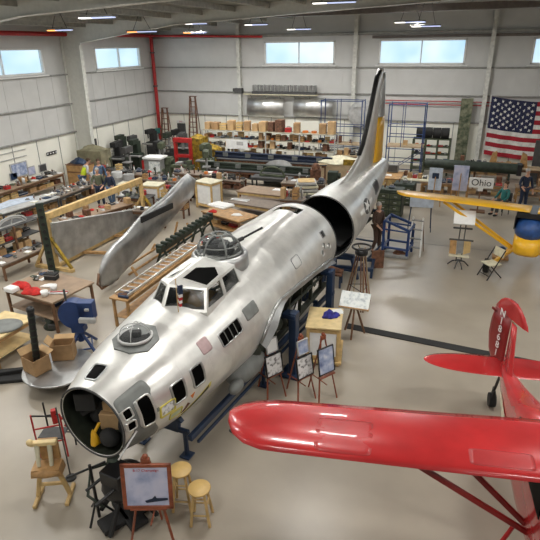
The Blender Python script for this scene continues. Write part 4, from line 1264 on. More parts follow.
def clutter(q, z, kinds, where, nx, ny=1, size=.3, hmax=.35, seed=0, fill=.85, order='far'):
    """lay loose things out on a flat top; each is an object with its own label"""
    cx, cy, rz, w, d = q; rnd = random.Random(seed * 13 + 5)
    cwid, cdep = (w - .06) / nx, (d - .06) / ny; items = []
    for j in range(ny):
        for i in range(nx):
            if rnd.random() > fill: continue
            kind = rnd.choice(kinds); var = rnd.randrange(len(KINDS[kind][1])); kx, ky, kz = KINDS[kind][3]
            s_ = rnd.choice((.8, .9, 1.0)); ww = round(min(size, cwid * .86) * s_ * kx / .95, 1 if False else 2); dd = round(min(size, cdep * .86) * s_ * ky / .95, 2); hh = round(hmax * rnd.choice((.6, .8, 1)) * kz, 2)
            lx = -w / 2 + .03 + cwid * (i + .5); ly = -d / 2 + .03 + cdep * (j + .5)
            X = cx + lx * cos(rz) - ly * sin(rz); Y = cy + lx * sin(rz) + ly * cos(rz)
            o = small(kind, var, ww, dd, max(.03, hh), rnd); o.location = (X, Y, z + .002); o.rotation_euler.z = rz + rnd.uniform(-.12, .12)
            items.append((kind, var, j, X / max(1, Y), o))
    cnt = {}
    for kind, var, j, xx, o in sorted(items, key=lambda e: (e[2], e[3])):
        key = (kind, var, j); cnt.setdefault(key, []).append(o)
    for (kind, var, j), L in cnt.items():
        col = KINDS[kind][1][var][0]; nm = kind.replace('_', ' '); col = col.replace(' metal', '')
        if kind == 'metal_casting': nm = 'casting'
        row = '' if ny == 1 else ', ' + (('front row', 'back row') if ny == 2 else ('front row', 'middle row', 'back row') if ny == 3 else ('front row', 'second row', 'third row', 'back row'))[j]
        for i, o in enumerate(L):
            o_ = '' if len(L) == 1 else ', ' + (ORD[i] if i < len(ORD) else 'last')
            lab = f'{col} {nm}{o_}{row}, {where}'
            assert len(lab.split()) <= 16, lab
            tag(o, lab, KINDS[kind][2])
            if len(L) > 1: o['group'] = f'{col} {nm}s, {where}'


MIX = ['cardboard_box', 'paint_tin', 'parts_tray', 'bottle', 'toolbox', 'metal_casting', 'paper_sheet', 'work_rag', 'parts_crate']
METAL = ['metal_casting', 'parts_tray', 'toolbox', 'metal_casting', 'hose_coil', 'bench_drill', 'parts_crate']


def shelving(name, label, q, levels, m='lightgrey', post=.05, board='cream', bays=1):
    cx, cy, rz, w, d = q; t = thing(name, label, 'shelving', (cx, cy, 0), rz)
    for i in range(bays + 1):
        for sy in (-1, 1): mb = MB(); mb.box((-w / 2 + w * i / bays, sy * d / 2, levels[-1] / 2), (post, post, levels[-1])); mb.build('post', m, t)
    for z in levels: mb = MB(); mb.box((0, 0, z - .02), (w - .02, d - .02, .04)); mb.build('shelf_board', board, t)
    return t

# ================================================================== LEFT SIDE
# cover panel A hanging in a tall timber frame
XA = -12.0
t = thing('timber_frame', 'tall pine timber frame holding an aluminium wing panel on the left', 'frame', (XA, 14.5, 0))
def W(v): return Vector(v) - t.location
b0, b1 = atx(45, 217, XA), atx(141, 180, XA)
mb = MB(); mb.bar(W(b0), W(b1), .14, .22); mb.build('top_beam', 'pine', t)
for b, nm in ((b0, 'near'), (b1, 'far')):
    mb = MB(); mb.box(W((XA, b.y + (.12 if nm == 'near' else -.05), b.z / 2)), (.14, .12, b.z - .1)); mb.build('post', 'pine', t)
    mb = MB(); mb.box(W((XA, b.y, .06)), (1.5, .14, .12)); mb.build('foot_beam', 'pine', t)
    for sg in (1, -1): mb = MB(); mb.bar(W((XA + sg * .7, b.y, .12)), W((XA + sg * .05, b.y, b.z * .62)), .10, .08); mb.build('brace', 'yellow_dull' if sg > 0 else 'pine', t)
mb = MB(); mb.bar(W((XA, b0.y, .08)), W((XA, b1.y, .08)), .12, .12); mb.build('bottom_beam', 'pine', t)
for y in (13.4, 15.2): mb = MB(); mb.bar(W((XA - .1, y, .12)), W((XA + .9, y + .2, .12)), .1, .1); mb.build('cross_beam', 'wood', t)
pts = [atx(x, y, XA) for x, y in ((47, 223), (90, 216), (137, 208), (139, 236), (118, 248), (80, 262), (60, 262), (52, 252))]
mb = MB(); mb.prism([(p.y - 14.5, max(.22, p.z)) for p in pts], -.04, .04, plane='yz'); 
mb.v = [(x, y, z) for x, y, z in mb.v]
o = solo('skin_panel', mb, ['alu_dull', 'alu_grey'], 'flat aluminium wing skin panel hanging inside the pine timber frame', 'aircraft panel', (XA + .16, 14.5, 0))
mb = MB(); mb.tube((.0, pts[0].y - 14.5, pts[0].z), (0, pts[2].y - 14.5, pts[2].z), .035); mb.build('edge_tube', 'alu_bright', o)

# panel B: tailplane standing on its edge
XB = -9.45
oB = [(100, 290), (99, 276), (103, 262), (113, 249), (125, 238), (145, 215), (165, 200), (178, 186), (188, 176), (196, 182), (194, 196), (170, 223), (150, 245), (125, 273), (110, 289)]
P_ = [atx(x, y, XB) for x, y in oB]; cy_ = 14.0; PL = [(p.y - cy_, p.z + .1) for p in P_]; cc = (sum(a for a, b in PL) / len(PL), sum(b for a, b in PL) / len(PL))
mb = MB(); vs = []; N_ = len(PL)
for f_, xo in ((1, 0), (.96, .07), (.85, .12), (.5, .15), (.1, .16)):
    for a, b in PL: vs.append((xo, cc[0] + (a - cc[0]) * f_, cc[1] + (b - cc[1]) * f_))
for f_, xo in ((.96, -.07), (.85, -.12), (.5, -.15), (.1, -.16)):
    for a, b in PL: vs.append((xo, cc[0] + (a - cc[0]) * f_, cc[1] + (b - cc[1]) * f_))
def rr(i, j): return [[i * N_ + k, i * N_ + (k + 1) % N_, j * N_ + (k + 1) % N_, j * N_ + k] for k in range(N_)]
fs = rr(0, 1) + rr(1, 2) + rr(2, 3) + rr(3, 4) + [list(range(4 * N_, 5 * N_))] + rr(5, 0) + rr(6, 5) + rr(7, 6) + rr(8, 7) + [list(range(8 * N_, 9 * N_))[::-1]]
mb.add(vs, fs, 0, True)
t = thing('tailplane_panel', 'long bare aluminium tailplane standing on edge beside the bomber, rounded end nearest', 'aircraft panel', (XB, cy_, 0))
mb.build('tailplane_skin', 'alu_dull', t)
q0, q1 = atx(137, 219, XB), atx(164, 204, XB)
mb = MB(); mb.bar((.15, q0.y - cy_, q0.z - .02), (.15, q1.y - cy_ + .3, q1.z - .12), .06, .20); mb.build('hinge_slot', 'black_matte', t)
mb = MB(); q = [Vector((.0, p.y - cy_, max(.12, p.z + .08))) for p in (atx(99, 276, XB), atx(98, 287, XB), atx(103, 295, XB), atx(112, 296, XB), atx(119, 290, XB), atx(120, 276, XB))]; mb.path(q, .035, 8); mb.build('tip_rib', 'wood_dark', t)
t = thing('wooden_trestle', 'low timber trestle under the standing aluminium tailplane', 'trestle', (XB, 14, 0))
for y in (-1.6, .4, 2.0):
    for sg in (-1, 1): mb = MB(); mb.bar((sg * .4, y, 0.02), (sg * .2, y, .34 + .3 * (y > 1)), .08, .06); mb.build('leg', 'wood', t)
for sg in (-1, 1): mb = MB(); mb.bar((sg * .21, -1.8, .16), (sg * .21, 2.2, .16), .05, .07); mb.build('rail', 'wood', t)

# toothed dark rack on A-frames beside it
t = thing('assembly_rack', 'long dark green toothed steel rack on A-frame legs between tailplane and ladder', 'rack', (-8.55, 14.75, -.18))
mb = MB(); mb.box((0, 0, .95), (.18, 3.7, .16)); mb.box((0, 0, .72), (.06, 3.6, .06))
for k in range(13): mb.box((0, -1.75 + k * .29, 1.07), (.24, .12, .12))
mb.build('toothed_beam', 'green_dark', t)
for y in (-1.6, -.4, .8, 1.6):
    for sg in (-1, 1): mb = MB(); mb.bar((sg * .34, y, .18), (sg * .05, y, .9), .06, .07); mb.build('leg', 'green_dark', t)
t = thing('red_engine', 'small red engine block on a pallet behind the tray table', 'engine', (-7.75, 14.9, 0))
mb = MB(); mb.box((0, 0, .08), (.8, .6, .16)); mb.build('pallet', 'wood', t)
mb = MB(); mb.box((0, 0, .38), (.5, .3, .34)); mb.tube((-.3, 0, .42), (.3, 0, .42), .12, n=14); mb.ball((.15, .1, .58), .1); mb.tube((-.1, -.1, .5), (-.1, -.1, .72), .05); mb.build('engine_block', 'red_paint', t)

# tray / ladder on a table
q = quad((120, 301), (131, 305), (205, 246), .85)
a, b = at(118, 299, .85), at(197, 243, .85); L = (b - a).length; rz = math.atan2(b.y - a.y, b.x - a.x); c = (a + b) / 2
tq = (c.x, c.y, rz, L, .55)
table('long_table', 'long narrow wooden table under the metal ladder frame beside the cockpit', 'table', tq, .85, 'wood', 'wood', shelf=.3)
t = thing('ladder_frame', 'long pale metal ladder-shaped frame lying on the narrow table', 'ladder', (c.x, c.y, .86), rz)
for sg in (-1, 1): mb = MB(); mb.bar((-L / 2 + .15, sg * .19, .05), (L / 2 - .1, sg * .19, .05), .035, .07); mb.build('side_rail', 'alu_bright', t)
for k in range(15): x = -L / 2 + .35 + k * (L - .6) / 14; mb = MB(); mb.box((x, 0, .05), (.05, .36, .03)); mb.build('rung', 'alu_dull', t)
mb = MB()
for k in range(5): mb.box((-.1 + .07 * k, -.1 + .04 * (k % 3), .03), (.05, .3, .06), rz=.3 * k, mi=k % 2)
solo('tool_pile', mb, ['blue', 'rust'], 'blue and brown hand tools at the near end of the narrow table', 'tools', (a.x + (b.x - a.x) * .04, a.y + (b.y - a.y) * .04 + .02, .86), rz)

# workbench with the red cloth
tq = quad((2, 288), (52, 303), (72, 276), .9)
table('workbench', 'brown workbench with a red cloth and cups near the left edge', 'table', tq, .9, 'brown_top', 'wood_dark', shelf=.35)
def on(px, py, z): v = at(px, py, z); return (v.x, v.y, z + .003)
mb = MB(); mb.blob((-.3, 0, 0), (.62, .40, .14), 3, n=20); mb.blob((.25, -.08, 0), (.60, .40, .12), 8, n=20); solo('red_cloth', mb, 'red_cloth', 'crumpled bright red cloth on the brown workbench', 'cloth', on(29, 289, .9), -.15)
for px, py, lab in ((45, 296, 'white paper cup nearest the bench edge, right of the red cloth'), (54, 290, 'white paper cup further back, right of the red cloth')):
    mb = MB(); mb.lathe([(.07, 0), (.095, .14), (.088, .14), (.065, .02)], n=18); solo('paper_cup', mb, 'white', lab, 'cup', on(px, py, .9))
mb = MB(); mb.blob((0, 0, 0), (.34, .22, .05), 5); solo('white_cloth', mb, 'white', 'white folded cloth behind the cups on the brown workbench', 'cloth', on(48, 286, .9), .4)
mb = MB(); mb.box((0, 0, .05), (.32, .24, .1)); mb.box((0, 0, .105), (.3, .22, .01)); solo('white_box', mb, 'white', 'low white box left of the red cloth on the workbench', 'box', on(12, 291, .9), -.1)
mb = MB(); mb.box((0, 0, .012), (.5, .16, .024), mi=0); mb.bar((-.2, 0, .03), (.25, .02, .03), .03, .02, mi=1); solo('hand_tool', mb, ['lightgrey', 'red_paint'], 'grey and red hand tool near the right corner of the workbench', 'tool', on(58, 293, .9), .35)
mb = MB(); k_casting(mb, .26, .2, .2, random.Random(3)); solo('machine_part', mb, ['green_dark', 'grey'], 'dark green machine part behind the red cloth on the workbench', 'machine part', on(36, 280, .9), .2)
mb = MB(); k_toolbox(mb, .34, .2, .3, random.Random(3)); solo('toolbox', mb, ['black_matte', 'grey'], 'black toolbox at the back right of the red cloth workbench', 'toolbox', on(52, 279, .9), .2)
cx, cy, rz, w, d = tq
clutter((cx - w * .32 * cos(rz), cy - w * .32 * sin(rz) + d * .22, rz, w * .34, d * .4), .9, ['bottle', 'parts_tray', 'metal_casting', 'paper_sheet', 'work_rag'], 'left end of red cloth workbench', 4, 2, .2, .2, 4)
clutter((cx, cy, rz, w - .6, d - .3), .365, ['parts_crate', 'cardboard_box', 'metal_casting', 'toolbox'], 'under the red cloth workbench', 4, 1, .35, .35, 3)

# near-left bench with grey disc
tq = quad((-22, 336), (20, 318), (12, 309), .75)
a, b = at(-25, 342, .75), at(20, 316, .75); tq = ((a.x + b.x) / 2 - .1, (a.y + b.y) / 2 + .1, math.atan2(b.y - a.y, b.x - a.x), (b - a).length, .95)
table('work_table', 'pale plywood table with a grey round plate at the left edge', 'table', tq, .75, 'pine_light', 'wood', shelf=.25)
mb = MB(); mb.lathe([(.42, 0), (.42, .03), (.36, .05), (1e-4, .05)], n=30, sy=.8); solo('round_plate', mb, 'alu_grey', 'grey round plate lying on the plywood table', 'plate', (tq[0] + .15, tq[1] + .0, .753), .4)
a = at(12, 385, 0); mb = MB(); mb.box((0, 0, .04), (1.1, .5, .08)); mb.bar((-.5, 0, .12), (.5, .1, .12), .12, .1); solo('dark_pallet', mb, 'black_matte', 'dark low pallet on the floor below the plywood table', 'pallet', (a.x - .1, a.y + .3, 0), .5)

# round dolly with cartons and the black cylinder
c = at(59, 367, .34)
t = thing('round_dolly', 'big round grey metal disc on a black wheeled stand left of the nose', 'dolly', (c.x, c.y, 0))
mb = MB(); mb.lathe([(.72, .30), (.74, .32), (.74, .345), (.72, .35), (1e-4, .35)], n=48); mb.build('disc', 'alu_dull', t)
mb = MB(); mb.bar((-.5, -.3, .22), (.5, .3, .22), .14, .1); mb.bar((-.5, .3, .22), (.5, -.3, .22), .14, .1); mb.lathe([(.16, .05), (.16, .30)], n=16); mb.build('stand', 'black_matte', t)
for sx in (-1, 1):
    for sy in (-1, 1): mb = MB(); mb.tube((sx * .5, sy * .3 - .03, .08), (sx * .5, sy * .3 + .03, .08), .08, n=14); mb.build('caster', 'black', t)
for (px, py), sz, lab, rz, sd in (((38, 370), (.44, .38, .36), 'open cardboard box left on the round dolly, black cylinder in it', -.25, 1), ((65, 357), (.46, .30, .38), 'open cardboard box right on the round dolly with raised flap', .45, 2)):
    q = at(px, py, .35); mb = MB(); carton(mb, *sz, open_=True); solo('cardboard_box', mb, ['carton', 'carton_light'], lab, 'box', (q.x, q.y, .353), rz)
q = at(38, 368, .37); q1 = at(31, 300, 1.35)
t = thing('black_cylinder', 'tall black perforated cylinder leaning upright out of the left carton', 'cylinder', (q.x, q.y, .37))
e = Vector((-.06, .18, 1.26)); mb = MB(); mb.tube((0, 0, .0), e, .07, n=18)
for k in range(1, 9): p0 = e * (k / 9); mb.tube(p0, p0 + e * .02, .076, n=18, mi=1)
mb.build('barrel', ['black', 'green_dark'], t); mb = MB(); mb.ball(e + Vector((0, 0, .03)), .085); mb.build('cap', 'black', t)
q = at(30, 345, 0)
# blue machine on a tripod
c = at(85, 352, 0); t = thing('blue_machine', 'blue round-bodied sheet metal machine on a blue splayed stand', 'machine', (c.x - .1, c.y, 0), .3)
mb = MB(); mb.tube((0, -.12, 1.02), (0, .14, 1.02), .34, n=32); mb.box((.30, 0, 1.12), (.36, .24, .44)); mb.box((.1, 0, 1.05), (.5, .2, .34)); mb.build('body', 'blue_mid', t)
mb = MB(); mb.box((.34, -.15, .92), (.38, .1, .12)); mb.box((.36, -.14, 1.18), (.1, .05, .06)); mb.build('tool_rest', 'lightgrey', t)
mb = MB(); mb.box((.05, 0, .64), (.3, .24, .16)); mb.tube((.05, 0, .3), (.05, 0, .7), .07); mb.build('column', 'blue_mid', t)
for a in (-.5, 1.3, 2.9, 4.3): mb = MB(); mb.bar((.05, 0, .58), (.05 + .52 * cos(a), .52 * sin(a), .03), .06, .06); mb.build('leg', 'blue_mid', t)
mb = MB(); pp = [(.05 + .36 * cos(a), .36 * sin(a), .2) for a in (-.5, 1.3, 2.9, 4.3, -.5 + 2 * PI)]
for k in range(4): mb.bar(pp[k], pp[k + 1], .035, .035)
mb.build('leg_tie', 'blue_mid', t); mb = MB(); mb.tube((-.15, 0, 1.34), (-.15, 0, 1.62), .025); mb.build('lever', 'darkgrey', t)
q = at(58, 318, 0); mb = MB(); carton(mb, .4, .34, .3, True); solo('cardboard_box', mb, ['carton', 'carton_light'], 'brown carton on the floor between workbench and blue machine', 'box', (q.x - .2, q.y + .35, 0), .5)
q = at(62, 332, 0); mb = MB(); k_casting(mb, .6, .4, .5, random.Random(2)); solo('machine_part', mb, ['green_dark', 'darkgrey'], 'dark green part on the floor behind the right dolly carton', 'machine part', (q.x - .4, q.y + .05, 0))

# tall perforated beam
q = at(44, 272, 0)
mb = MB(); mb.box((0, 0, 1.15), (.22, .10, 2.3), mi=0)
for k in range(9): mb.tube((0, -.056, .25 + k * .23), (0, -.05, .25 + k * .23), .06, n=14, mi=1)
mb.box((0, 0, .02), (.4, .4, .04)); solo('perforated_beam', mb, ['green_dark', 'black'], 'tall dark beam with round lightening holes standing at the left of the timber frame', 'beam', (q.x + .30, q.y + .05, 0), .75)

# rack at left with clutter, several levels
def gq(pa, pb, z, d, sh=0): a, b = at(*pa, z), at(*pb, z); rz = math.atan2(b.y - a.y, b.x - a.x); c = (a + b) / 2 + Vector((-sin(rz), cos(rz), 0)) * d / 2; return (c.x, c.y, rz, (b - a).length, d)


tq = gq((-14, 236), (38, 218), 1.05, .75)
tq = (tq[0], tq[1], tq[2], tq[3], .75)
t = shelving('shelf_rack', 'dark open rack of parts at the left edge with an arched frame on top', tq, [.12, .58, 1.05], 'wood_dark', .07, 'darkgrey', 2)
for i, z in enumerate((.12, .58)): clutter(tq, z, ['cardboard_box', 'parts_tray', 'metal_casting', 'toolbox', 'work_rag', 'parts_crate'], '%s shelf of the left rack' % ('bottom', 'middle')[i], 6, 2, .32, .3, 11 + i)
mb = MB()
for r_ in (.62, .5):
    mb.path([(r_ * cos(a), 0, r_ * .45 * sin(a)) for a in np.linspace(.0, PI, 17)], .03, 8)
mb.bar((-.6, 0, 0), (.6, 0, 0), .05, .05); mb.bar((0, 0, 0), (.1, 0, .25), .03, .03)
solo('arched_frame', mb, 'lightgrey', 'pale arched metal rib lying on top of the left edge rack', 'frame', (tq[0] + .25, tq[1], 1.08), tq[2])
clutter((tq[0] - .9 * cos(tq[2]), tq[1] - .9 * sin(tq[2]), tq[2], .8, .6), 1.05, ['cardboard_box', 'toolbox'], 'top of the left rack', 2, 1, .35, .4, 15)
tq = gq((2, 266), (42, 249), .55, .7)
table('low_bench', 'low dark bench in front of the left edge rack', 'table', tq, .55, 'brown_top2', 'wood_dark')
clutter(tq, .55, ['parts_tray', 'metal_casting', 'bottle', 'paint_tin', 'work_rag', 'paper_sheet'], 'on the low dark bench', 6, 2, .24, .2, 17)

# slanted white sheet + wall benches
a, b = at(5, 211, .95), at(50, 200, .95)
tq = gq((2, 213), (60, 196), .95, .95)
table('layout_table', 'long table with a pale blue white sheet by the left wall', 'table', tq, .93, 'lightgrey', 'darkgrey', shelf=.4)
mb = MB(); mb.prism([(-1.35, -.42), (.9, -.36), (1.25, .1), (.3, .42), (-1.2, .0)], 0, .03); solo('sheet_panel', mb, 'pale_blue', 'pale blue white sheet lying on the long layout table', 'sheet', (tq[0] - .5, tq[1] - .3, .935), tq[2])
clutter((tq[0] + .9 * cos(tq[2]), tq[1] + .9 * sin(tq[2]), tq[2], 1.6, .8), .93, ['paper_sheet', 'metal_casting', 'parts_tray', 'bottle'], 'on the layout table', 5, 2, .28, .25, 19)
clutter(tq, .4, ['cardboard_box', 'metal_casting', 'toolbox', 'parts_crate'], 'under the layout table', 7, 1, .4, .4, 20)
# run of benches along the wall
tq = (XL + .85, 18.2, PI / 2, 4.6, .8); table('long_bench', 'long cluttered bench against the left wall below the pinned pictures', 'table', tq, .9, 'brown_top', 'wood_dark', shelf=.4)
clutter(tq, .9, MIX, 'bench below pinned pictures', 14, 2, .34, .45, 23)
clutter(tq, .4, ['cardboard_box', 'parts_crate', 'toolbox'], 'under bench below pinned pictures', 8, 1, .5, .38, 24)
tq = gq((60, 197), (100, 182), .85, 1.0)
table('parts_table', 'table heaped with grey metal parts beyond the timber frame', 'table', tq, .85, 'brown_top2', 'darkgrey', shelf=.3)
clutter(tq, .85, ['metal_casting', 'metal_casting', 'parts_tray', 'bottle', 'paint_tin', 'paper_sheet', 'work_rag', 'toolbox'], 'heaped parts table', 16, 4, .26, .26, 25)
clutter(tq, .3, ['cardboard_box', 'parts_crate', 'metal_casting'], 'under heaped parts table', 8, 1, .4, .4, 26)
tq = gq((70, 222), (134, 203), .8, .8)
table('parts_table', 'low table of small parts right behind the hanging wing panel', 'table', tq, .8, 'brown_top', 'wood_dark')
clutter(tq, .8, ['metal_casting', 'parts_tray', 'cardboard_box', 'work_rag', 'bottle'], 'table behind hanging wing panel', 12, 2, .28, .3, 27)
# pictures on the wall
for (x0, y0, x1, y1), lab, m in (((10, 162, 27, 177), 'large blue and white picture pinned on the left wall', 'pic_blue'), ((28, 170, 35, 179), 'small blue picture right of the large one on the left wall', 'pic_sky'), ((39, 166, 46, 174), 'dark picture furthest right on the left wall', 'darkgrey'), ((10, 175, 17, 183), 'small dark blue picture below the large one on the left wall', 'blue')):
    a, b = atx(x0, (y0 + y1) / 2 + 2, XL), atx(x1, (y0 + y1) / 2 - 2, XL); hh = abs(atx((x0 + x1) / 2, y0, XL).z - atx((x0 + x1) / 2, y1, XL).z)
    mb = MB(); mb.box((0, 0, 0), (.03, b.y - a.y, hh)); mb.box((.018, 0, 0), (.006, (b.y - a.y) * .86, hh * .84), mi=1)
    solo('wall_picture', mb, ['lightgrey', m], lab, 'picture', (XL + .04, (a.y + b.y) / 2, max(hh / 2 + .9, (a.z + b.z) / 2)))
a, b = atx(46, 154, XL), atx(56, 152, XL)
mb = MB(); mb.box((0, 0, 0), (.04, b.y - a.y, .16)); t = thing('wall_sign', 'narrow black sign with pale lettering high on the left wall', 'sign', (XL + .04, (a.y + b.y) / 2, (a.z + b.z) / 2)); mb.build('board', 'black_matte', t)
mb = MB()
for k in range(4): mb.box((.024, -.3 + k * .2, 0), (.006, .1, .07))
mb.build('lettering', 'white', t)
a = atx(8, 146, XL)
for k in range(2): mb = MB(); mb.tube((0, -1.2, 0), (0, 1.6, .0), .02); solo('wall_conduit', mb, 'lightgrey', ('upper', 'lower')[k] + ' thin grey conduit on the left wall near the edge', 'pipe', (XL + .04, 17.9, 2.18 - .3 * k))
# tarp covered cabinet and the orange box
a = at(80, 176, 0)
t = thing('covered_cabinet', 'tall olive tarpaulin-covered cabinet beside the left wall column', 'cabinet', (-18.3, 22.6, 0), .1)
mb = MB(); mb.box((0, 0, .85), (1.4, 1.0, 1.7)); mb.blob((0, 0, 1.68), (1.35, .95, .25), 4, n=20); mb.build('tarpaulin', 'olive_tan', t)
mb = MB(); mb.tube((.2, 0, 1.8), (.2, 0, 2.25), .06); mb.build('stack_pipe', 'darkgrey', t)
mb = MB(); mb.box((0, 0, .62), (1.15, .7, 1.24)); mb.box((0, -.36, .9), (1.0, .02, .05), mi=1); mb.box((0, 0, 1.25), (1.2, .75, .04), mi=1); solo('wooden_chest', mb, ['wood', 'wood_dark'], 'orange-brown wooden chest in front of the olive covered cabinet', 'chest', (-18.05, 21.1, 0), .1)
mb = MB(); mb.blob((0, 0, 0), (.9, .55, .28), 6); solo('blue_cloth', mb, 'blue', 'dark blue cloth heap on top of the orange-brown chest', 'cloth', (-18.05, 21.1, 1.275), .1)


# machine tools
def machine(kind, loc, rz, label, m='green_dark', s=1.0):
    t = thing(kind, label, 'machine', loc, rz)
    if kind == 'drill_press':
        mb = MB(); mb.box((0, 0, .05), (.5, .6, .1)); mb.build('base', m, t); mb = MB(); mb.tube((0, .15, .1), (0, .15, 1.75 * s), .06); mb.build('column', 'grey', t)
        mb = MB(); mb.box((0, -.02, 1.55 * s), (.28, .72, .32)); mb.tube((0, -.25, 1.4 * s), (0, -.25, 1.15 * s), .04, .02); mb.build('head', m, t); mb = MB(); mb.box((0, -.1, .9), (.42, .42, .05)); mb.build('work_table', 'grey', t)
        mb = MB(); mb.tube((.14, -.2, 1.5 * s), (.36, -.3, 1.36 * s), .015); mb.ball((.36, -.3, 1.36 * s), .03); mb.build('handle', 'black', t)
    elif kind == 'lathe':
        mb = MB(); mb.box((0, 0, .75), (1.7, .34, .16)); mb.build('bed', m, t)
        for sg in (-1, 1): mb = MB(); mb.box((sg * .6, 0, .34), (.4, .42, .68)); mb.build('pedestal', m, t)
        mb = MB(); mb.box((-.6, 0, 1.02), (.46, .4, .38)); mb.tube((-.37, 0, 1.02), (-.25, 0, 1.02), .13, n=20); mb.build('headstock', m, t)
        mb = MB(); mb.box((.62, 0, .95), (.24, .22, .24)); mb.tube((.5, 0, 1.0), (.3, 0, 1.0), .03); mb.build('tailstock', m, t); mb = MB(); mb.box((.05, -.04, .9), (.28, .46, .14)); mb.lathe([(.09, 0), (.09, .02)], (.05, -.3, .88), 16); mb.build('carriage', 'grey', t)
    else:
        mb = MB(); mb.box((0, .1, .55), (.6, .6, 1.1)); mb.box((0, .2, 1.4), (.34, .4, .7)); mb.build('body', m, t)
        mb = MB(); mb.box((0, -.08, 1.75), (.3, .7, .26)); mb.tube((0, -.3, 1.62), (0, -.3, 1.35), .05, .03); mb.build('ram', m, t); mb = MB(); mb.box((0, -.25, 1.0), (.95, .3, .09)); mb.build('work_table', 'grey', t)
        mb = MB(); mb.lathe([(.11, 0), (.11, .02)], (.4, -.4, .98), 16); mb.build('handwheel', 'grey', t)
    return t


ml = [('drill_press', -18.6, 25.2, .2, 'black_matte'), ('milling_machine', -17.4, 25.0, .1, 'green_dark'), ('lathe', -16.9, 27.0, .2, 'black_matte'), ('drill_press', -18.9, 27.0, 0, 'darkgrey'),
      ('milling_machine', -18.6, 28.6, -.1, 'black_matte'), ('drill_press', -17.5, 28.7, .1, 'green_dark'), ('lathe', -16.6, 29.6, 0, 'green_dark'), ('milling_machine', -16.0, 28.0, .2, 'darkgrey'),
      ('drill_press', -19.0, 29.9, .2, 'teal'), ('drill_press', -15.9, 25.4, .3, 'green_olive'), ('milling_machine', -12.9, 24.9, 0, 'green_olive'), ('drill_press', -13.4, 25.6, .2, 'green_dark'), ('lathe', -14.2, 24.2, .1, 'green_olive')]
ml_l = ['black drill press nearest the left wall column', 'dark green milling machine right of the black drill press', 'black lathe in the middle of the left wall machines', 'grey drill press against the left wall behind the black one',
        'black milling machine beside the left wall near the corner', 'dark green drill press in the corner group', 'dark green lathe before the corner stepladder', 'dark grey milling machine left of the red press',
        'teal drill press at the foot of the red riser pipe', 'olive drill press behind the white kiosk', 'olive milling machine right of the red press',
        'dark green drill press in front of the yellow covered machine', 'olive lathe on the floor right of the red press']
for (k_, x, y, rz, m), lab in zip(ml, ml_l): machine(k_, (x, y, 0), rz, lab, m)
# red press frame
q = at(187, 168, 0)
t = thing('hydraulic_press', 'bright red H-frame hydraulic press near the back corner', 'press', (q.x + .6, 25.6, 0), .05)
for sg in (-1, 1): mb = MB(); mb.box((sg * .45, 0, .95), (.16, .2, 1.9)); mb.build('upright', 'red_paint', t); mb = MB(); mb.box((sg * .45, 0, .04), (.2, .8, .08)); mb.build('foot', 'red_paint', t)
for z, h_ in ((1.85, .24), (1.0, .16)): mb = MB(); mb.box((0, 0, z), (1.05, .24, h_)); mb.build('crossbar', 'red_paint', t)
mb = MB(); mb.tube((0, 0, 1.75), (0, 0, 1.35), .08); mb.build('ram', 'grey', t)
# yellow covered machine
t = thing('covered_machine', 'mustard yellow tarpaulin-covered machine left of the long shelving', 'machine', (-14.1, 27.0, 0))
mb = MB(); mb.box((-.35, 0, .9), (.8, .9, 1.8)); mb.box((.5, 0, .62), (.95, .8, 1.24)); mb.blob((-.35, 0, 1.78), (.8, .85, .2), 1); mb.blob((.5, 0, 1.2), (.9, .8, .25), 2); mb.build('tarpaulin', 'yellow_dull', t)
# white kiosk
q = at(155, 181, 0)
t = thing('display_kiosk', 'white topped kiosk with a pale picture screen and red side', 'kiosk', (q.x, q.y + .2, 0), .1)
mb = MB(); mb.box((0, 0, .6), (.95, .7, 1.2)); mb.build('cabinet', 'grey', t); mb = MB(); mb.box((.02, -.02, 1.24), (1.05, .85, .1)); mb.build('top', 'white', t)
mb = MB(); mb.box((.12, -.365, .8), (.62, .03, .55)); mb.build('screen', 'drawing', t); mb = MB(); mb.box((-.55, 0, .55), (.12, .7, 1.1)); mb.build('side_panel', 'red_paint', t)


def case(px, py, w, d, h, rz, label):
    q = at(px, py, 0); t = thing('display_case', label, 'display case', (q.x, q.y + d / 2, 0), rz)
    for sx in (-1, 1):
        for sy in (-1, 1): mb = MB(); mb.box((sx * (w / 2 - .04), sy * (d / 2 - .04), h / 2), (.08, .08, h)); mb.build('corner_post', 'pine', t)
    for z in (.14, h - .05):
        mb = MB()
        for sy in (-1, 1): mb.box((0, sy * (d / 2 - .04), z), (w - .14, .07, .1))
        for sx in (-1, 1): mb.box((sx * (w / 2 - .04), 0, z), (.07, d - .14, .1))
        mb.build('frame_ring', 'pine', t)
    mb = MB(); mb.box((0, 0, (h + .1) / 2), (w - .12, d - .12, h - .3)); mb.build('inner_panel', 'paper', t)
    mb = MB(); mb.box((0, 0, h + .02), (w + .05, d + .05, .04)); mb.build('top', 'cream', t); return t


case(206, 209, .95, .75, 1.15, -.25, 'pine framed display case with white panels left of the wooden benches')
case(151, 211, .85, .7, 1.1, .1, 'pine framed display case with white panels right of the timber frame end')
case(126, 209, .7, .6, 1.05, .1, 'smaller pine framed case seen behind the timber frame end')

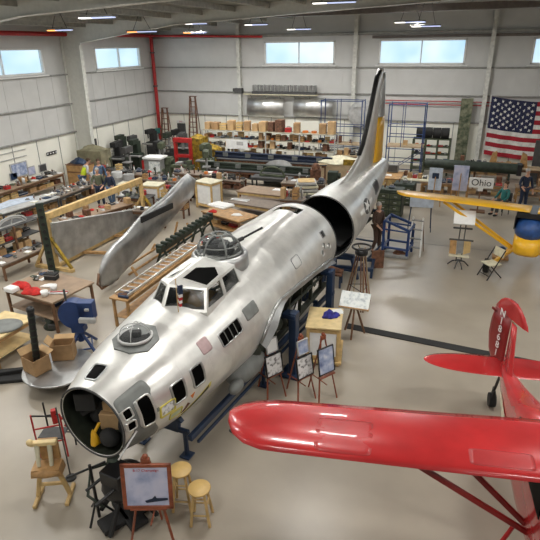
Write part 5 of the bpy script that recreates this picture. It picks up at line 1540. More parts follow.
# ================================================================== MIDDLE
tq = quad((236, 191), (282, 196), (290, 189), .75)
table('wooden_table', 'wide brown topped table behind the middle benches, paper on its right end', 'table', tq, .75, 'brown_top', 'pine', shelf=.25)
mb = MB(); k_paper(mb, .6, .35, .02, random); mb.blob((.15, 0, .02), (.24, .14, .05), 2, mi=2); solo('white_paper', mb, ['paper', 'white', 'black_matte'], 'white papers with a black object on the wide brown table', 'paper', on(280, 190, .75), tq[2])
tq = quad((228, 202), (273, 209), (283, 202), .72)
table('wooden_table', 'darker grey-brown table in front of the wide brown one', 'table', tq, .72, 'brown_top2', 'pine', shelf=.25)
mb = MB(); k_paper(mb, .8, .25, .02, random); solo('drawing_sheet', mb, ['paper', 'lightgrey'], 'pale sheet on the left end of the grey-brown table', 'paper', on(240, 200, .72), tq[2])
tq = quad((203, 211), (238, 221), (244, 212), .75)
tq = (tq[0], tq[1], tq[2], tq[3] * 1.1, max(1.0, tq[4]))
table('wooden_table', 'wooden table with a white sheet pile and red cloth right behind the dome turret', 'table', tq, .75, 'wood', 'wood_dark', shelf=.25)
mb = MB(); mb.box((0, 0, .03), (.95, .62, .06)); mb.box((.05, .02, .07), (.8, .5, .03), rz=.2); solo('paper_pile', mb, 'white', 'thick white pile of sheets on the wooden table left of the turret tables', 'paper', on(221, 206, .75), tq[2])
mb = MB(); mb.blob((0, 0, 0), (.34, .24, .1), 5); solo('red_cloth', mb, 'red_cloth', 'small red cloth on the wooden table before the white pile', 'cloth', on(213, 212, .75), 0)
mb = MB(); mb.blob((0, 0, 0), (.4, .3, .06), 9); solo('white_cloth', mb, 'white', 'small white cloth at the right of the table with the white pile', 'cloth', on(237, 215, .75), 0)
clutter((tq[0], tq[1], tq[2], tq[3] - .2, .6), .265, ['cardboard_box', 'parts_crate', 'toolbox'], 'shelf below white sheet pile', 4, 1, .34, .3, 31)
# curved grey sheet
q = at(258, 189, 0); q1 = at(290, 192, 0)
mb = MB(); vs = []; n_ = 20; L = (q1 - q).length * .95
for k in range(n_ + 1):
    x = -L / 2 + L * k / n_; y = .35 * math.cos(PI * (k / n_ - .5)); hgt = 1.25 - .3 * abs(2 * k / n_ - 1) ** 3
    for o_ in (0, .02): vs += [(x, y + o_, .0), (x, y + o_, hgt)]
mb.add(vs, sum([[[4 * k, 4 * k + 4, 4 * k + 5, 4 * k + 1], [4 * k + 2, 4 * k + 3, 4 * k + 7, 4 * k + 6], [4 * k + 1, 4 * k + 5, 4 * k + 7, 4 * k + 3]] for k in range(n_)], []), 0, True)
solo('curved_sheet', mb, 'grey', 'tall curved grey metal sheet standing behind the wide brown table', 'sheet', ((q.x + q1.x) / 2 - .1, (q.y + q1.y) / 2 + .95, 0), 0)
mb = MB(); mb.path([(.62 * cos(a), 0, .62 * sin(a) * .75) for a in np.linspace(0, PI, 17)], .05, 8); mb.bar((-.62, 0, .05), (.62, 0, .05), .08, .1)
q = at(270, 176, .9); table('stand_table', 'dark low table behind the curved grey sheet', 'table', (q.x, q.y + .3, 0, 2.0, .7), .8, 'darkgrey', 'darkgrey'); solo('green_arch', mb, 'green_olive', 'dark green arched rib standing behind the curved grey sheet', 'frame', (q.x, q.y + .3, .802), 0)
# pile of white trays
q = at(302, 207, 0)
for k in range(7):
    mb = MB(); w = 1.15 - .05 * k; mb.box((0, 0, .06), (w, .85, .1)); mb.box((0, 0, .13), (w - .12, .7, .03), mi=1)
    wd = ['lowest', 'second from bottom', 'third from bottom', 'middle', 'third from top', 'second from top', 'topmost'][k] if k != 3 else 'fourth from bottom'
    solo('stacked_tray', mb, ['cream' if k % 2 else 'lightgrey', 'pine' if k == 6 else 'grey'], 'pale shallow tray, %s of the stack left of the tail opening' % wd, 'tray', (q.x + .03 * (k % 2), q.y + .6, .155 * k), .35 + .05 * (k % 3), 'stack of pale trays')
q = at(312, 178, .9); mb = MB(); mb.box((0, 0, .55), (.5, .45, 1.1)); mb.ball((0, 0, 1.2), .2); mb.bar((-.25, -.1, 1.0), (.1, -.4, 1.2), .08); solo('red_machine', mb, 'rust', 'dark red standing machine behind the stack of pale trays', 'machine', (q.x - .1, q.y + 1.0, 0), .2)

# long shelving against the back
tq = (-10.55, 28.0, .0, 7.9, .75)
shelving('long_shelving', 'long pale shelving full of cartons and parts in front of the back wall', tq, [.25, .75, 1.25, 1.70, 2.15], 'lightgrey', .06, 'shelf_tan', 4)
clutter(tq, 2.15, ['cardboard_box', 'cardboard_box', 'cardboard_box', 'parts_crate', 'metal_casting', 'toolbox', 'hose_coil'], 'top board of long shelving', 16, 1, .54, .72, 41, 1.0)
clutter(tq, 1.70, ['cardboard_box', 'parts_crate', 'parts_tray', 'toolbox', 'metal_casting', 'parts_crate', 'hose_coil'], 'second board of long shelving', 23, 2, .34, .42, 42, 1.0)
clutter(tq, 1.25, ['cardboard_box', 'parts_tray', 'paint_tin', 'metal_casting', 'hose_coil', 'toolbox'], 'third board of long shelving', 23, 2, .34, .42, 43, 1.0)
clutter(tq, .75, MIX, 'fourth board of long shelving', 20, 2, .36, .44, 44, 1.0)
q = aty(241, 141, 27.5); mb = MB(); mb.box((0, 0, 0), (1.35, .02, .52)); mb.box((.2, -.012, .05), (.4, .006, .2), mi=1); solo('white_poster', mb, ['paper', 'lightgrey'], 'large white sheet hung on the front of the long shelving', 'poster', (q.x - .3, 27.56, 1.42), 0)
tq2 = (-7.6, 27.4, 0, 1.6, .6)
# long dark spars lying across stands
for y, z, lab, xa, xb in ((26.0, .98, 'long dark blue-grey wing spar lying on stands before the long shelving', -12.9, -6.3), (24.4, .75, 'long dark spar lying on low stands nearer than the blue-grey one', -12.6, -6.6)):
    t = thing('wing_spar', lab, 'spar', ((xa + xb) / 2, y, z)); L = xb - xa
    mb = MB(); mb.box((0, 0, .06), (L, .28, .12)); mb.box((0, 0, .18), (L, .10, .18)); mb.box((0, 0, .28), (L, .22, .06)); mb.build('spar_web', 'cloth_navy' if z > .9 else 'green_dark', t)
    for k in range(5): mb = MB(); mb.box((-L / 2 + L * (k + .5) / 5, -.12, .17), (.3, .05, .2)); mb.build('fitting', 'alu_grey', t)
    table('spar_bench', 'low bench carrying the ' + ('blue-grey' if z > .9 else 'nearer dark') + ' wing spar', 'bench', ((xa + xb) / 2, y, 0, L - .4, .8), z - .005, 'darkgrey', 'rust', shelf=.35)
    clutter(((xa + xb) / 2, y, 0, L - .8, .6), .365, ['cardboard_box', 'metal_casting', 'parts_crate', 'toolbox', 'paint_tin'], 'shelf below %s spar' % ('blue-grey' if z > .9 else 'nearer dark'), 13, 1, .36, .3, 51)
# benches with clutter between
for i, (x, y, w, d, z, lab) in enumerate(((-12.2, 22.7, 2.6, .9, .85, 'bench left of wide brown table'), (-11.3, 16.6, 1.3, .6, .8, 'bench behind standing tailplane middle'), (-6.8, 22.6, 2.0, .8, .8, 'bench behind stacked trays'), (-14.9, 22.0, 1.8, .8, .8, 'bench beyond pine display cases'),
                                          (-12.6, 19.9, 1.6, .8, .8, 'bench right of standing tailplane'), (-11.0, 21.0, 1.5, .7, .8, 'small bench by pine case'))):
    tq = (x, y, .06 * (i % 3), w, d); table('workbench', 'cluttered dark ' + lab, 'table', tq, z, 'brown_top2', 'wood_dark', shelf=.35)
    clutter(tq, z, ['metal_casting', 'parts_tray', 'toolbox', 'paper_sheet', 'bench_drill', 'work_rag', 'bottle', 'hose_coil'], lab, max(4, int(w / .3)), 2, .3, .42, 60 + i)
    clutter(tq, .35, ['cardboard_box', 'parts_crate', 'metal_casting'], 'under ' + lab, max(3, int(w / .5)), 1, .42, .34, 70 + i)
# more benches and machines crowd the floor between the tailplane and the long shelving
for i, (x, y, w, d, z, lab) in enumerate(((-16.9, 22.2, 1.9, .7, .85, 'bench before the olive cabinet'), (-13.3, 21.0, 1.9, .8, .85, 'bench left of small pine bench'), (-12.9, 18.2, 1.5, .7, .8, 'bench nearest the display cases'),
                                          (-10.4, 22.2, 1.7, .7, .8, 'bench left of curved grey sheet'),
                                          (-11.2, 18.4, 1.3, .6, .75, 'bench at the far tailplane end'), (-6.3, 19.9, 1.3, .7, .8, 'bench just left of the tail opening'))):
    tq = (x, y, .08 * (i % 3 - 1), w, d); table('workbench', 'dark crowded ' + lab, 'table', tq, z, 'brown_top2' if i % 2 else 'darkgrey', 'rust', shelf=.35)
    clutter(tq, z, ['metal_casting', 'parts_tray', 'toolbox', 'metal_casting', 'bench_drill', 'work_rag', 'bottle', 'hose_coil', 'cardboard_box', 'parts_crate'], lab, max(4, int(w / .26)), 2, .3, .5, 160 + i, .95)
    clutter(tq, .35, ['cardboard_box', 'parts_crate', 'metal_casting', 'toolbox'], 'under ' + lab, max(3, int(w / .45)), 1, .42, .36, 170 + i, .95)
for i, (k_, x, y, rz, m, lab) in enumerate((('milling_machine', -17.9, 24.0, .2, 'black_matte', 'squat black milling machine just right of the left wall column'), ('drill_press', -17.0, 23.7, 0, 'darkgrey', 'grey drill press in front of the squat black milling machine'),
                                   ('drill_press', -16.4, 25.8, .1, 'black_matte', 'black drill press between the kiosk and the left wall'), ('milling_machine', -19.1, 26.1, .1, 'green_dark', 'green milling machine against the left wall'),
                                   ('drill_press', -17.6, 29.9, 0, 'black_matte', 'black drill press nearest the corner ladder'),
                                   ('drill_press', -12.4, 23.9, .4, 'green_olive', 'olive drill press at the left end of the spars'), ('lathe', -5.0, 23.4, .1, 'green_dark', 'green lathe left of the bomber tail fin'))): machine(k_, (x, y, 0), rz, lab, m)
for i, (x, y, lab) in enumerate(((-17.5, 21.2, 'pale drum behind the blue-shirted man'), (-16.2, 21.5, 'pale drum right of the blue-shirted man'), (-15.3, 21.2, 'grey drum left of the pine display case'), (-12.0, 19.9 + 1.4, 'dark drum beside the pine display case'))):
    mb = MB(); mb.lathe([(.26, 0), (.27, .02), (.27, .28), (.285, .30), (.27, .32), (.27, .60), (.285, .62), (.27, .64), (.27, .88), (.25, .9), (.24, .87), (1e-4, .87)], n=24); solo('steel_drum', mb, ['lightgrey', 'lightgrey', 'grey', 'black_matte'][i], lab, 'drum', (x, y, 0), 0)
# tan cloth-covered crate right
q = at(328, 178, 0)
t = thing('cloth_covered_crate', 'beige cloth-covered crate behind the tail opening with yellow inside', 'crate', (q.x + .8, q.y - .7, 0), .1)
mb = MB(); mb.box((0, 0, .5), (2.3, 1.0, 1.0)); mb.build('crate_body', 'plywood', t); mb = MB(); mb.blob((0, 0, 1.0), (2.3, 1.0, .35), 3, n=24); mb.build('cloth', 'cream', t); mb = MB(); mb.box((.55, -.45, 1.12), (.7, .1, .3)); mb.build('yellow_panel', 'yellow_dull', t)
tq = (-6.5, 26.8, 0, 2.6, .8); table('packing_table', 'pale topped table inside the left scaffold area', 'table', (-5.9, 28.4, 0, 1.5, .8), 1.05, 'plywood', 'rust')
clutter((-5.9, 28.4, 0, 1.5, .8), 1.05, ['cardboard_box', 'toolbox', 'metal_casting'], 'pale table by left scaffold', 4, 2, .34, .4, 55)
clutter((-4.6, 25.0, .1, 1.4, .7), .85, ['metal_casting', 'toolbox', 'bottle', 'parts_tray', 'work_rag'], 'bench left of tail fin', 6, 2, .3, .4, 56)
table('workbench', 'bench left of the tail fin with dark tools', 'table', (-4.6, 25.0, .1, 1.4, .7), .85, 'brown_top2', 'wood_dark')
clutter((-6.75, 30.0, 0, 2.1, .8), 1.385, ['metal_casting', 'toolbox', 'hose_coil', 'cardboard_box'], 'left scaffold deck', 6, 1, .34, .4, 57)
clutter((-2.95, 27.9, 0, 1.5, .8), 1.785, ['cardboard_box', 'toolbox'], 'right scaffold deck', 1, 1, .3, .3, 58)

# ================================================================== RIGHT SIDE
# green bin rack
q = at(418, 168, 0); q2 = at(447, 170, 0)
tq = ((-2.0 + .6), 29.6, 0, 1.9, .6)
a, b = aty(412, 160, 29.6), aty(448, 160, 29.6); tq = ((a.x + b.x) / 2, 29.6, 0, b.x - a.x, .6)
shelving('bin_rack', 'olive green bin rack with dark parts in front of the back wall', tq, [.3, .7, 1.1, 1.5, 1.9], 'green_olive', .08, 'green_olive', 3)
for i, z in enumerate((.7, 1.1, 1.5)): clutter(tq, z, ['metal_casting', 'work_rag', 'parts_tray', 'hose_coil'], 'shelf %s of olive bin rack' % ('two', 'three', 'four')[i], 6, 1, .3, .3, 81 + i)
for k in range(4): mb = MB(); mb.tube((-.2, 0, .28), (.2, 0, .28), .28, n=18); mb.tube((-.21, 0, .28), (.21, 0, .28), .12, n=12, mi=1); solo('rubber_wheel', mb, ['black_matte', 'darkgrey'], 'black rubber tyre, %s on top of the olive bin rack' % ('leftmost', 'second from left', 'third from left', 'rightmost')[k], 'tyre', (tq[0] - tq[3] / 2 + .3 + k * (tq[3] - .6) / 3, 29.6, 1.903), .1, 'tyres on the olive bin rack')
# desk and beige table
tq = quad((376, 180), (398, 186), (404, 168), .95); q = at(388, 176, .95)
t = thing('wooden_desk', 'light brown wooden desk right behind the bomber tail tip', 'desk', (q.x, q.y + .3, 0), .02)
mb = MB(); mb.box((0, 0, .93), (1.25, 1.5, .05)); mb.build('desk_top', 'wood', t); mb = MB(); mb.box((0, .05, .6), (1.15, 1.35, .6)); mb.build('body', 'wood', t)
for k in range(2): mb = MB(); mb.box((-.28 + .56 * k, -.64, .72), (.5, .03, .26)); d_ = mb.build('drawer', 'pine', t); mb = MB(); mb.ball((-.28 + .56 * k, -.67, .72), .03); mb.build('knob', 'black', d_)
for sx in (-1, 1):
    for sy in (-1, 1): mb = MB(); mb.box((sx * .52, .05 + sy * .6, .16), (.08, .08, .32)); mb.build('leg', 'wood_dark', t)
mb = MB(); k_paper(mb, .5, .26, .02, random); solo('white_paper', mb, ['paper', 'white'], 'white sheet lying on the light brown desk', 'paper', (q.x - .1, q.y + .1, .958), .1)
mb = MB(); mb.box((0, 0, .2), (.5, .3, .36)); mb.box((0, -.16, .2), (.42, .02, .28), mi=1); solo('old_monitor', mb, ['grey', 'darkgrey'], 'grey box-shaped monitor at the back of the light brown desk', 'monitor', (q.x + .1, q.y + .85, .958), 0)
q = at(410, 176, .85)
tq = (q.x + .25, q.y - .2, 0, 1.3, 1.1); table('folding_table', 'pale beige table right of the brown desk below the scaffold', 'table', tq, .85, 'cream', 'grey')
clutter((tq[0], tq[1] + .1, 0, 1.2, .8), .85, ['toolbox', 'metal_casting', 'bottle', 'cardboard_box', 'paper_sheet'], 'beige table below scaffold', 5, 2, .28, .3, 85)
# dark green drawer units beside the tail
for i, (px, py, w, h_) in enumerate(((388, 218, 1.0, 1.15), (402, 206, .9, .95))):
    q = at(px, py, 0); t = thing('tool_cabinet', ('front' if i == 0 else 'rear') + ' dark green steel drawer cabinet right of the bomber tail', 'cabinet', (q.x, q.y + .45, 0), -.05)
    mb = MB(); mb.box((0, 0, h_ / 2), (w, .7, h_)); mb.build('body', 'green_dark', t)
    for r_ in range(4):
        for c_ in range(2): mb = MB(); mb.box(((c_ - .5) * w * .48, -.36, .15 + r_ * (h_ - .16) / 4), (w * .44, .03, (h_ - .25) / 4.6)); d_ = mb.build('drawer', 'green_olive', t); mb = MB(); mb.bar(((c_ - .5) * w * .48 - .06, -.39, .15 + r_ * (h_ - .16) / 4), ((c_ - .5) * w * .48 + .06, -.39, .15 + r_ * (h_ - .16) / 4), .02); mb.build('handle', 'lightgrey', d_)
    clutter((q.x, q.y + .45, 0, w - .1, .6), h_ + .01, ['metal_casting', 'toolbox', 'bottle', 'work_rag'], '%s dark green drawer cabinet' % ('front' if i == 0 else 'rear'), 3, 1, .3, .3, 87 + i)
# white box on trestle
q = at(418, 232, 0); t = thing('white_case', 'pale blue-white rectangular case on tall thin legs below the yellow wing tip', 'case', (q.x, q.y + .3, 0), .1)
mb = MB(); mb.box((0, 0, 1.15), (.85, .5, .40)); mb.build('case_body', 'pale_blue', t)
for sx in (-1, 1):
    for sy in (-1, 1): mb = MB(); mb.bar((sx * .36, sy * .2, .95), (sx * .42, sy * .26, 0), .03); mb.build('leg', 'blue', t)
# blue stand
t = thing('blue_stand', 'tall blue welded steel stand right of the bomber tail', 'stand', (-1.75, 16.9, 0), -.1)
for x, y, z in ((-.42, -.3, 1.25), (.40, -.3, 1.0), (-.42, .45, 1.25), (.40, .45, 1.0)): mb = MB(); mb.bar((x, y, 0), (x, y, z), .08); mb.build('upright', 'blue_mid', t)
for y in (-.3, .45):
    mb = MB(); mb.bar((-.42, y, 1.25), (.42, y, .98), .08); mb.build('top_rail', 'blue_mid', t); mb = MB(); mb.bar((-.42, y, .32), (.42, y, .32), .07); mb.build('low_rail', 'blue_mid', t)
    mb = MB(); mb.bar((-.42, y, .95), (.42, y, .93), .05); mb.build('mid_rail', 'blue_mid', t)
for x in (-.42, .42): mb = MB(); mb.bar((x, -.3, .32), (x, .45, .32), .07); mb.build('side_rail', 'blue_mid', t); mb = MB(); mb.bar((x, -.3, 1.22 if x < 0 else .99), (x, .45, 1.22 if x < 0 else .99), .07); mb.build('side_top_rail', 'blue_mid', t)
mb = MB(); mb.box((0, 0, .06), (.8, .5, .1)); mb.blob((.05, 0, .1), (.4, .3, .14), 3, mi=1); solo('floor_tray', mb, ['grey', 'rust'], 'grey tray with brown cloth on the floor inside the blue stand', 'tray', (-1.72, 16.75, 0), 0)
# white step ladder
q = at(410, 256, 0); t = thing('step_ladder', 'small white stepladder right beside the tall blue stand', 'ladder', (q.x + .1, q.y, 0), -.1)
for sg in (-1, 1): mb = MB(); mb.bar((sg * .22, 0, 0), (sg * .16, .25, 1.3), .04, .05); mb.build('rail', 'white', t); mb = MB(); mb.bar((sg * .22, .6, 0), (sg * .16, .3, 1.25), .03, .03); mb.build('rear_leg', 'wood_dark', t)
for k in range(4): mb = MB(); mb.box((0, .06 + .055 * k, .3 * (k + 1)), (.38, .12, .03)); mb.build('step', 'grey', t)
# green beam on stands
t = thing('green_wing_beam', 'very long dark green rounded beam resting across stands in front of the flag', 'beam', (.5, 26.0, 0), -.01)
a, b = aty(425, 163, 26), aty(519, 168, 26); L = b.x - a.x; t.location.x = (a.x + b.x) / 2
mb = MB(); mb.tube((-L / 2, 0, 1.28), (L / 2, 0, 1.26), .24, n=20); mb.build('beam_body', 'green_dark', t); mb = MB(); mb.box((L / 2 + .02, 0, 1.26), (.2, .5, .5)); mb.tube((0, 0, 1.3), (.0, 0, 1.56), .04); mb.build('end_fitting', 'black_matte', t)
for x in (-1.6, 0, 1.7):
    for sg in (-1, 1): mb = MB(); mb.bar((x, sg * .15, 1.05), (x, sg * .4, 0), .07); mb.build('stand_leg', 'green_dark', t)
# wooden cradle in front of the flag
q = aty(509, 158, 27); mb = MB()
for sg in (-1, 1): mb.prism([(sg * .5, 0), (sg * .85, 0), (sg * .75, .6), (sg * .55, .7)][::sg], -.1, .1, plane='xz')
mb.prism([(-.7, 0), (.7, 0), (.7, .18), (-.7, .18)], -.1, .1, plane='xz'); solo('wooden_cradle', mb, 'wood', 'curved wooden cradle standing above the green beam before the flag', 'cradle', (q.x, 27.0, 1.15), 0)
table('sawhorse_table', 'table carrying the curved wooden cradle behind the green beam', 'table', (q.x, 27.0, 0, 3.0, .8), 1.148, 'plywood', 'wood_dark')
tq = (1.6, 24.9, 0, 2.6, .7); table('display_table', 'cluttered table under the green beam near the flag', 'table', (1.4, 27.9 - .2, 0, .1, .1), .2) if False else None
for i, (x, y, w, d, z, lab) in enumerate(((-.9, 24.6, 1.7, .8, .8, 'table behind display banners'), (1.0, 24.8, 1.5, .8, .8, 'table behind white sign'), (.6, 29.0, 3.4, .8, .85, 'table behind green beam'), (2.9, 25.2, 1.2, .7, .7, 'table left of dark screen'))):
    tq = (x, y, 0, w, d); table('display_table', 'brown cluttered ' + lab, 'table', tq, z, 'brown_top', 'wood', shelf=.3)
    clutter(tq, z, ['paper_sheet', 'cardboard_box', 'metal_casting', 'bottle', 'toolbox', 'parts_tray', 'work_rag', 'paint_tin'], lab, max(4, int(w / .28)), 2, .28, .34, 90 + i)
    clutter(tq, .3, ['cardboard_box', 'parts_crate'], 'under ' + lab, max(2, int(w / .5)), 1, .4, .34, 95 + i)


def banner(px, py, w, h, lab, m, rz=0, legs=True):
    q = at(px, py, 0); t = thing('display_banner', lab, 'banner', (q.x, q.y, 0), rz)
    mb = MB(); mb.box((0, 0, 1.75 - h / 2), (w, .03, h)); mb.build('printed_panel', m, t)
    mb = MB(); mb.box((0, -.02, 1.75 - h * .35), (w * .5, .012, h * .25)); mb.build('panel_emblem', 'blue', t) if m == 'pale_blue' else None
    for sx in (-1, 1): mb = MB(); mb.bar((sx * w * .4, .02, 1.6), (sx * w * .55, .3, 0), .05); mb.build('leg', 'wood', t)
    mb = MB(); mb.bar((0, .05, 1.6), (0, -.35, 0), .04); mb.build('front_leg', 'wood', t)


banner(432, 208, .55, .95, 'pale printed banner with a dark round emblem left of its neighbour', 'pale_blue')
banner(457, 205, .62, 1.1, 'mauve and grey printed banner left of the white sign', 'pic_sky')
q = at(477, 212, 0); t = thing('sign_board', 'white sign board with large black lettering below the green beam', 'sign', (q.x, q.y, 0), 0)
mb = MB(); mb.box((0, 0, 1.25), (.95, .04, .42)); mb.box((0, 0, 1.0), (.2, .03, .2)); mb.build('board', 'white', t); mb = MB(); mb.box((0, .05, .5), (.06, .06, 1.0)); mb.box((0, .05, .03), (.6, .4, .05)); mb.build('post', 'wood_dark', t)
text_mesh('Ohio', .38, 'black_matte', t, 'lettering', (0, -.026, 1.25), (R(90), 0, 0), .003)
# lectern stand with white board
q = at(462, 270, 0); t = thing('display_stand', 'dark metal music stand with white display board and hanging cloths', 'stand', (q.x - .14, q.y + .3, 0), .05); t.scale = (.95, .95, 1.08)
mb = MB(); mb.tube((-.08, 0, .15), (-.08, 0, 1.45), .02); mb.build('pole', 'darkgrey', t); mb = MB(); mb.tube((.08, 0, .15), (.08, 0, 1.45), .02); mb.build('pole', 'darkgrey', t)
mb = MB(); mb.box((0, -.06, 1.52), (.66, .05, .46), rx=-.75); b_ = mb.build('display_board', 'paper', t); mb = MB(); mb.box((.15, -.14, 1.42), (.16, .03, .08), rx=-.5); mb.box((-.15, -.14, 1.42), (.12, .03, .06), rx=-.5); mb.build('pinned_badges', 'black_matte', b_)
mb = MB(); mb.bar((-.3, 0, 1.18), (.3, 0, 1.18), .05); mb.bar((-.38, 0, .82), (.38, 0, .82), .05); mb.build('crossbar', 'darkgrey', t)
for i, x in enumerate((-.24, -.02, .2)):
    mb = MB(); mb.prism([(x - .11, .8), (x + .1, .8), (x + .12, .38 + .05 * i), (x - .09, .40)], -.07, -.02, plane='xz'); mb.build('hanging_cloth', ('wood', 'grey', 'pine')[i], t)
mb = MB(); mb.bar((-.34, -.04, .36), (.3, -.04, .34), .28, .03); mb.build('tray', 'cream', t)
for a in (.2, PI - .2, -1.2, -1.9): mb = MB(); mb.path([(0, 0, .2), (.2 * cos(a), .2 * sin(a), .14), (.34 * cos(a), .34 * sin(a), .015)], .022, 6); mb.build('foot', 'darkgrey', t)
# folding chair
q = at(489, 278, 0); t = thing('folding_chair', 'white seated folding chair with black legs near the yellow wheel', 'chair', (q.x, q.y + .1, 0), -.9)
mb = MB(); mb.box((0, 0, .45), (.42, .42, .04)); mb.build('seat', 'cream', t); mb = MB(); mb.box((0, .24, .78), (.42, .04, .26), rx=-.15); mb.build('backrest', 'cream', t)
for sx in (-1, 1): mb = MB(); mb.bar((sx * .22, -.26, .0), (sx * .22, .26, .9), .03); mb.build('front_leg', 'black', t); mb = MB(); mb.bar((sx * .20, .28, .0), (sx * .20, -.18, .45), .03); mb.build('rear_leg', 'black', t)
mb = MB(); mb.bar((-.22, -.2, .12), (.22, -.2, .12), .02); mb.build('stretcher', 'black', t)
q = at(502, 262, 0); mb = MB(); mb.ball((0, 0, .24), .17); mb.box((0, 0, .04), (.5, .4, .08), mi=1); solo('blue_helmet', mb, ['blue_bright', 'wood'], 'round blue cover on a wooden chock beside the folding chair', 'cover', (q.x - .05, q.y + .35, 0), 0)
# drain cover strip
a, b = at(346, 326, 0), at(545, 366, 0); mb = MB(); d_ = (b - a); mb.box((0, 0, .012), (d_.length, .26, .02)); o = mb.build('trim_40', 'black_matte', None, ((a.x + b.x) / 2, (a.y + b.y) / 2, 0), math.atan2(d_.y, d_.x)); o['kind'] = 'structure'
mb = MB(); a, b = at(430, 246, 0), at(520, 252, 0); d_ = b - a; mb.box((0, 0, .003), (9, .03, .004)); o = mb.build('trim_41', 'girt', None, ((a.x + b.x) / 2, (a.y + b.y) / 2, 0), 0); o['kind'] = 'structure'

# ================================================================== FOREGROUND RIGHT OF THE NOSE
# wood framed cabinet with blue cloth
q = at(329, 379, 0); a, b = at(309, 322, .95), at(334, 326, .95)
CR = (-2.48, 10.05, .18)
t = thing('display_cabinet', 'pine framed cabinet with white panels right of the blue jack post', 'cabinet', (CR[0], CR[1], 0), CR[2])
w, d, h_ = .72, .92, .93
for sx in (-1, 1):
    for sy in (-1, 1): mb = MB(); mb.box((sx * (w / 2 - .03), sy * (d / 2 - .03), h_ / 2), (.07, .07, h_)); mb.build('corner_post', 'pine', t)
mb = MB(); mb.box((0, 0, h_ + .02), (w + .06, d + .06, .045)); mb.build('top', 'pine_light', t)
mb = MB(); mb.box((0, 0, .10), (w + .12, d + .1, .06)); mb.build('base_board', 'pine', t)
for sx in (-1, 1): mb = MB(); mb.box((sx * (w / 2 - .03), 0, h_ / 2 + .05), (.02, d - .14, h_ - .3)); mb.build('side_panel', 'paper', t)
for sy in (-1, 1): mb = MB(); mb.box((0, sy * (d / 2 - .03), h_ / 2 + .05), (w - .14, .02, h_ - .3)); mb.build('end_panel', 'paper', t)
for sy in (-1, 1):
    for z in (.2, h_ - .07): mb = MB(); mb.box((0, sy * (d / 2 - .03), z), (w - .1, .05, .08)); mb.build('rail', 'pine', t)
for sx in (-1, 1):
    for sy in (-1, 1): mb = MB(); mb.ball((sx * w * .4, sy * d * .4, .035), .035); mb.build('caster', 'black', t)
mb = MB(); mb.blob((0, 0, 0), (.30, .30, .16), 7, n=20); mb.blob((.12, .05, 0), (.2, .2, .1), 2); solo('blue_cloth', mb, 'blue_cloth', 'crumpled royal blue cloth on the pine framed cabinet', 'cloth', (CR[0] + .08, CR[1] + .08, .977), 0)
mb = MB(); k_paper(mb, .3, .2, .02, random); solo('white_paper', mb, ['paper', 'white'], 'white sheet on the pine framed cabinet behind the blue cloth', 'paper', (CR[0] + .18, CR[1] + .32, .977), .4)


def easel(px, py, hgt, label, boards, rz=0.0, spread=.3, m='mahogany', post=0):
    """px,py: foot of the left front leg's right/left mid on the floor. boards: (w, h, z_bottom, material, frame, shift)"""
    q = at(px, py, 0); t = thing('easel', label, 'easel', (q.x, q.y, 0), rz)
    for sg in (-1, 1): mb = MB(); mb.bar((sg * spread, 0, 0), (sg * .05, .22, hgt), .035, .025); mb.build('front_leg', m, t)
    mb = MB(); mb.bar((0, .62, 0), (0, .26, hgt * .95), .03, .025); mb.build('rear_leg', m, t)
    mb = MB(); mb.box((0, .21, hgt + .02), (.12, .05, .10)); mb.ball((0, .21, hgt + .09), .04); mb.build('top_block', m, t)
    zl = boards[0][2]; yl_ = .22 * zl / hgt - .03
    mb = MB(); mb.box((0, yl_, zl - .02), (max(.4, boards[0][0] * .8), .08, .03)); mb.build('ledge', m, t)
    mb = MB(); mb.bar((0, .2 * zl * .5 / hgt, zl * .62), (0, .6, zl * .62), .02); mb.build('stay', m, t)
    return t


def board(name, label, cat, t, w, h, z, mat_, fm, hgt, fw=.035, shift=0, dy=-.045, txt=None):
    """framed picture leaning on an easel, a thing of its own"""
    rx = -math.atan2(.22, hgt); y0 = .22 * z / hgt + dy
    M_ = Matrix.Translation(t.location) @ Matrix.Rotation(t.rotation_euler.z, 4, 'Z')
    o = thing(name, label, cat, M_ @ Vector((shift, y0, z)), t.rotation_euler.z)
    o.rotation_euler = (rx, 0, t.rotation_euler.z)
    mb = MB(); mb.box((0, 0, h / 2), (w - fw, .02, h - fw)); mb.build('picture_panel', mat_, o)
    mb = MB()
    for sx in (-1, 1): mb.box((sx * (w - fw) / 2, -.005, h / 2), (fw, .035, h))
    for z_ in (fw / 2, h - fw / 2): mb.box((0, -.005, z_), (w, .035, fw))
    mb.build('picture_frame', fm, o)
    return o


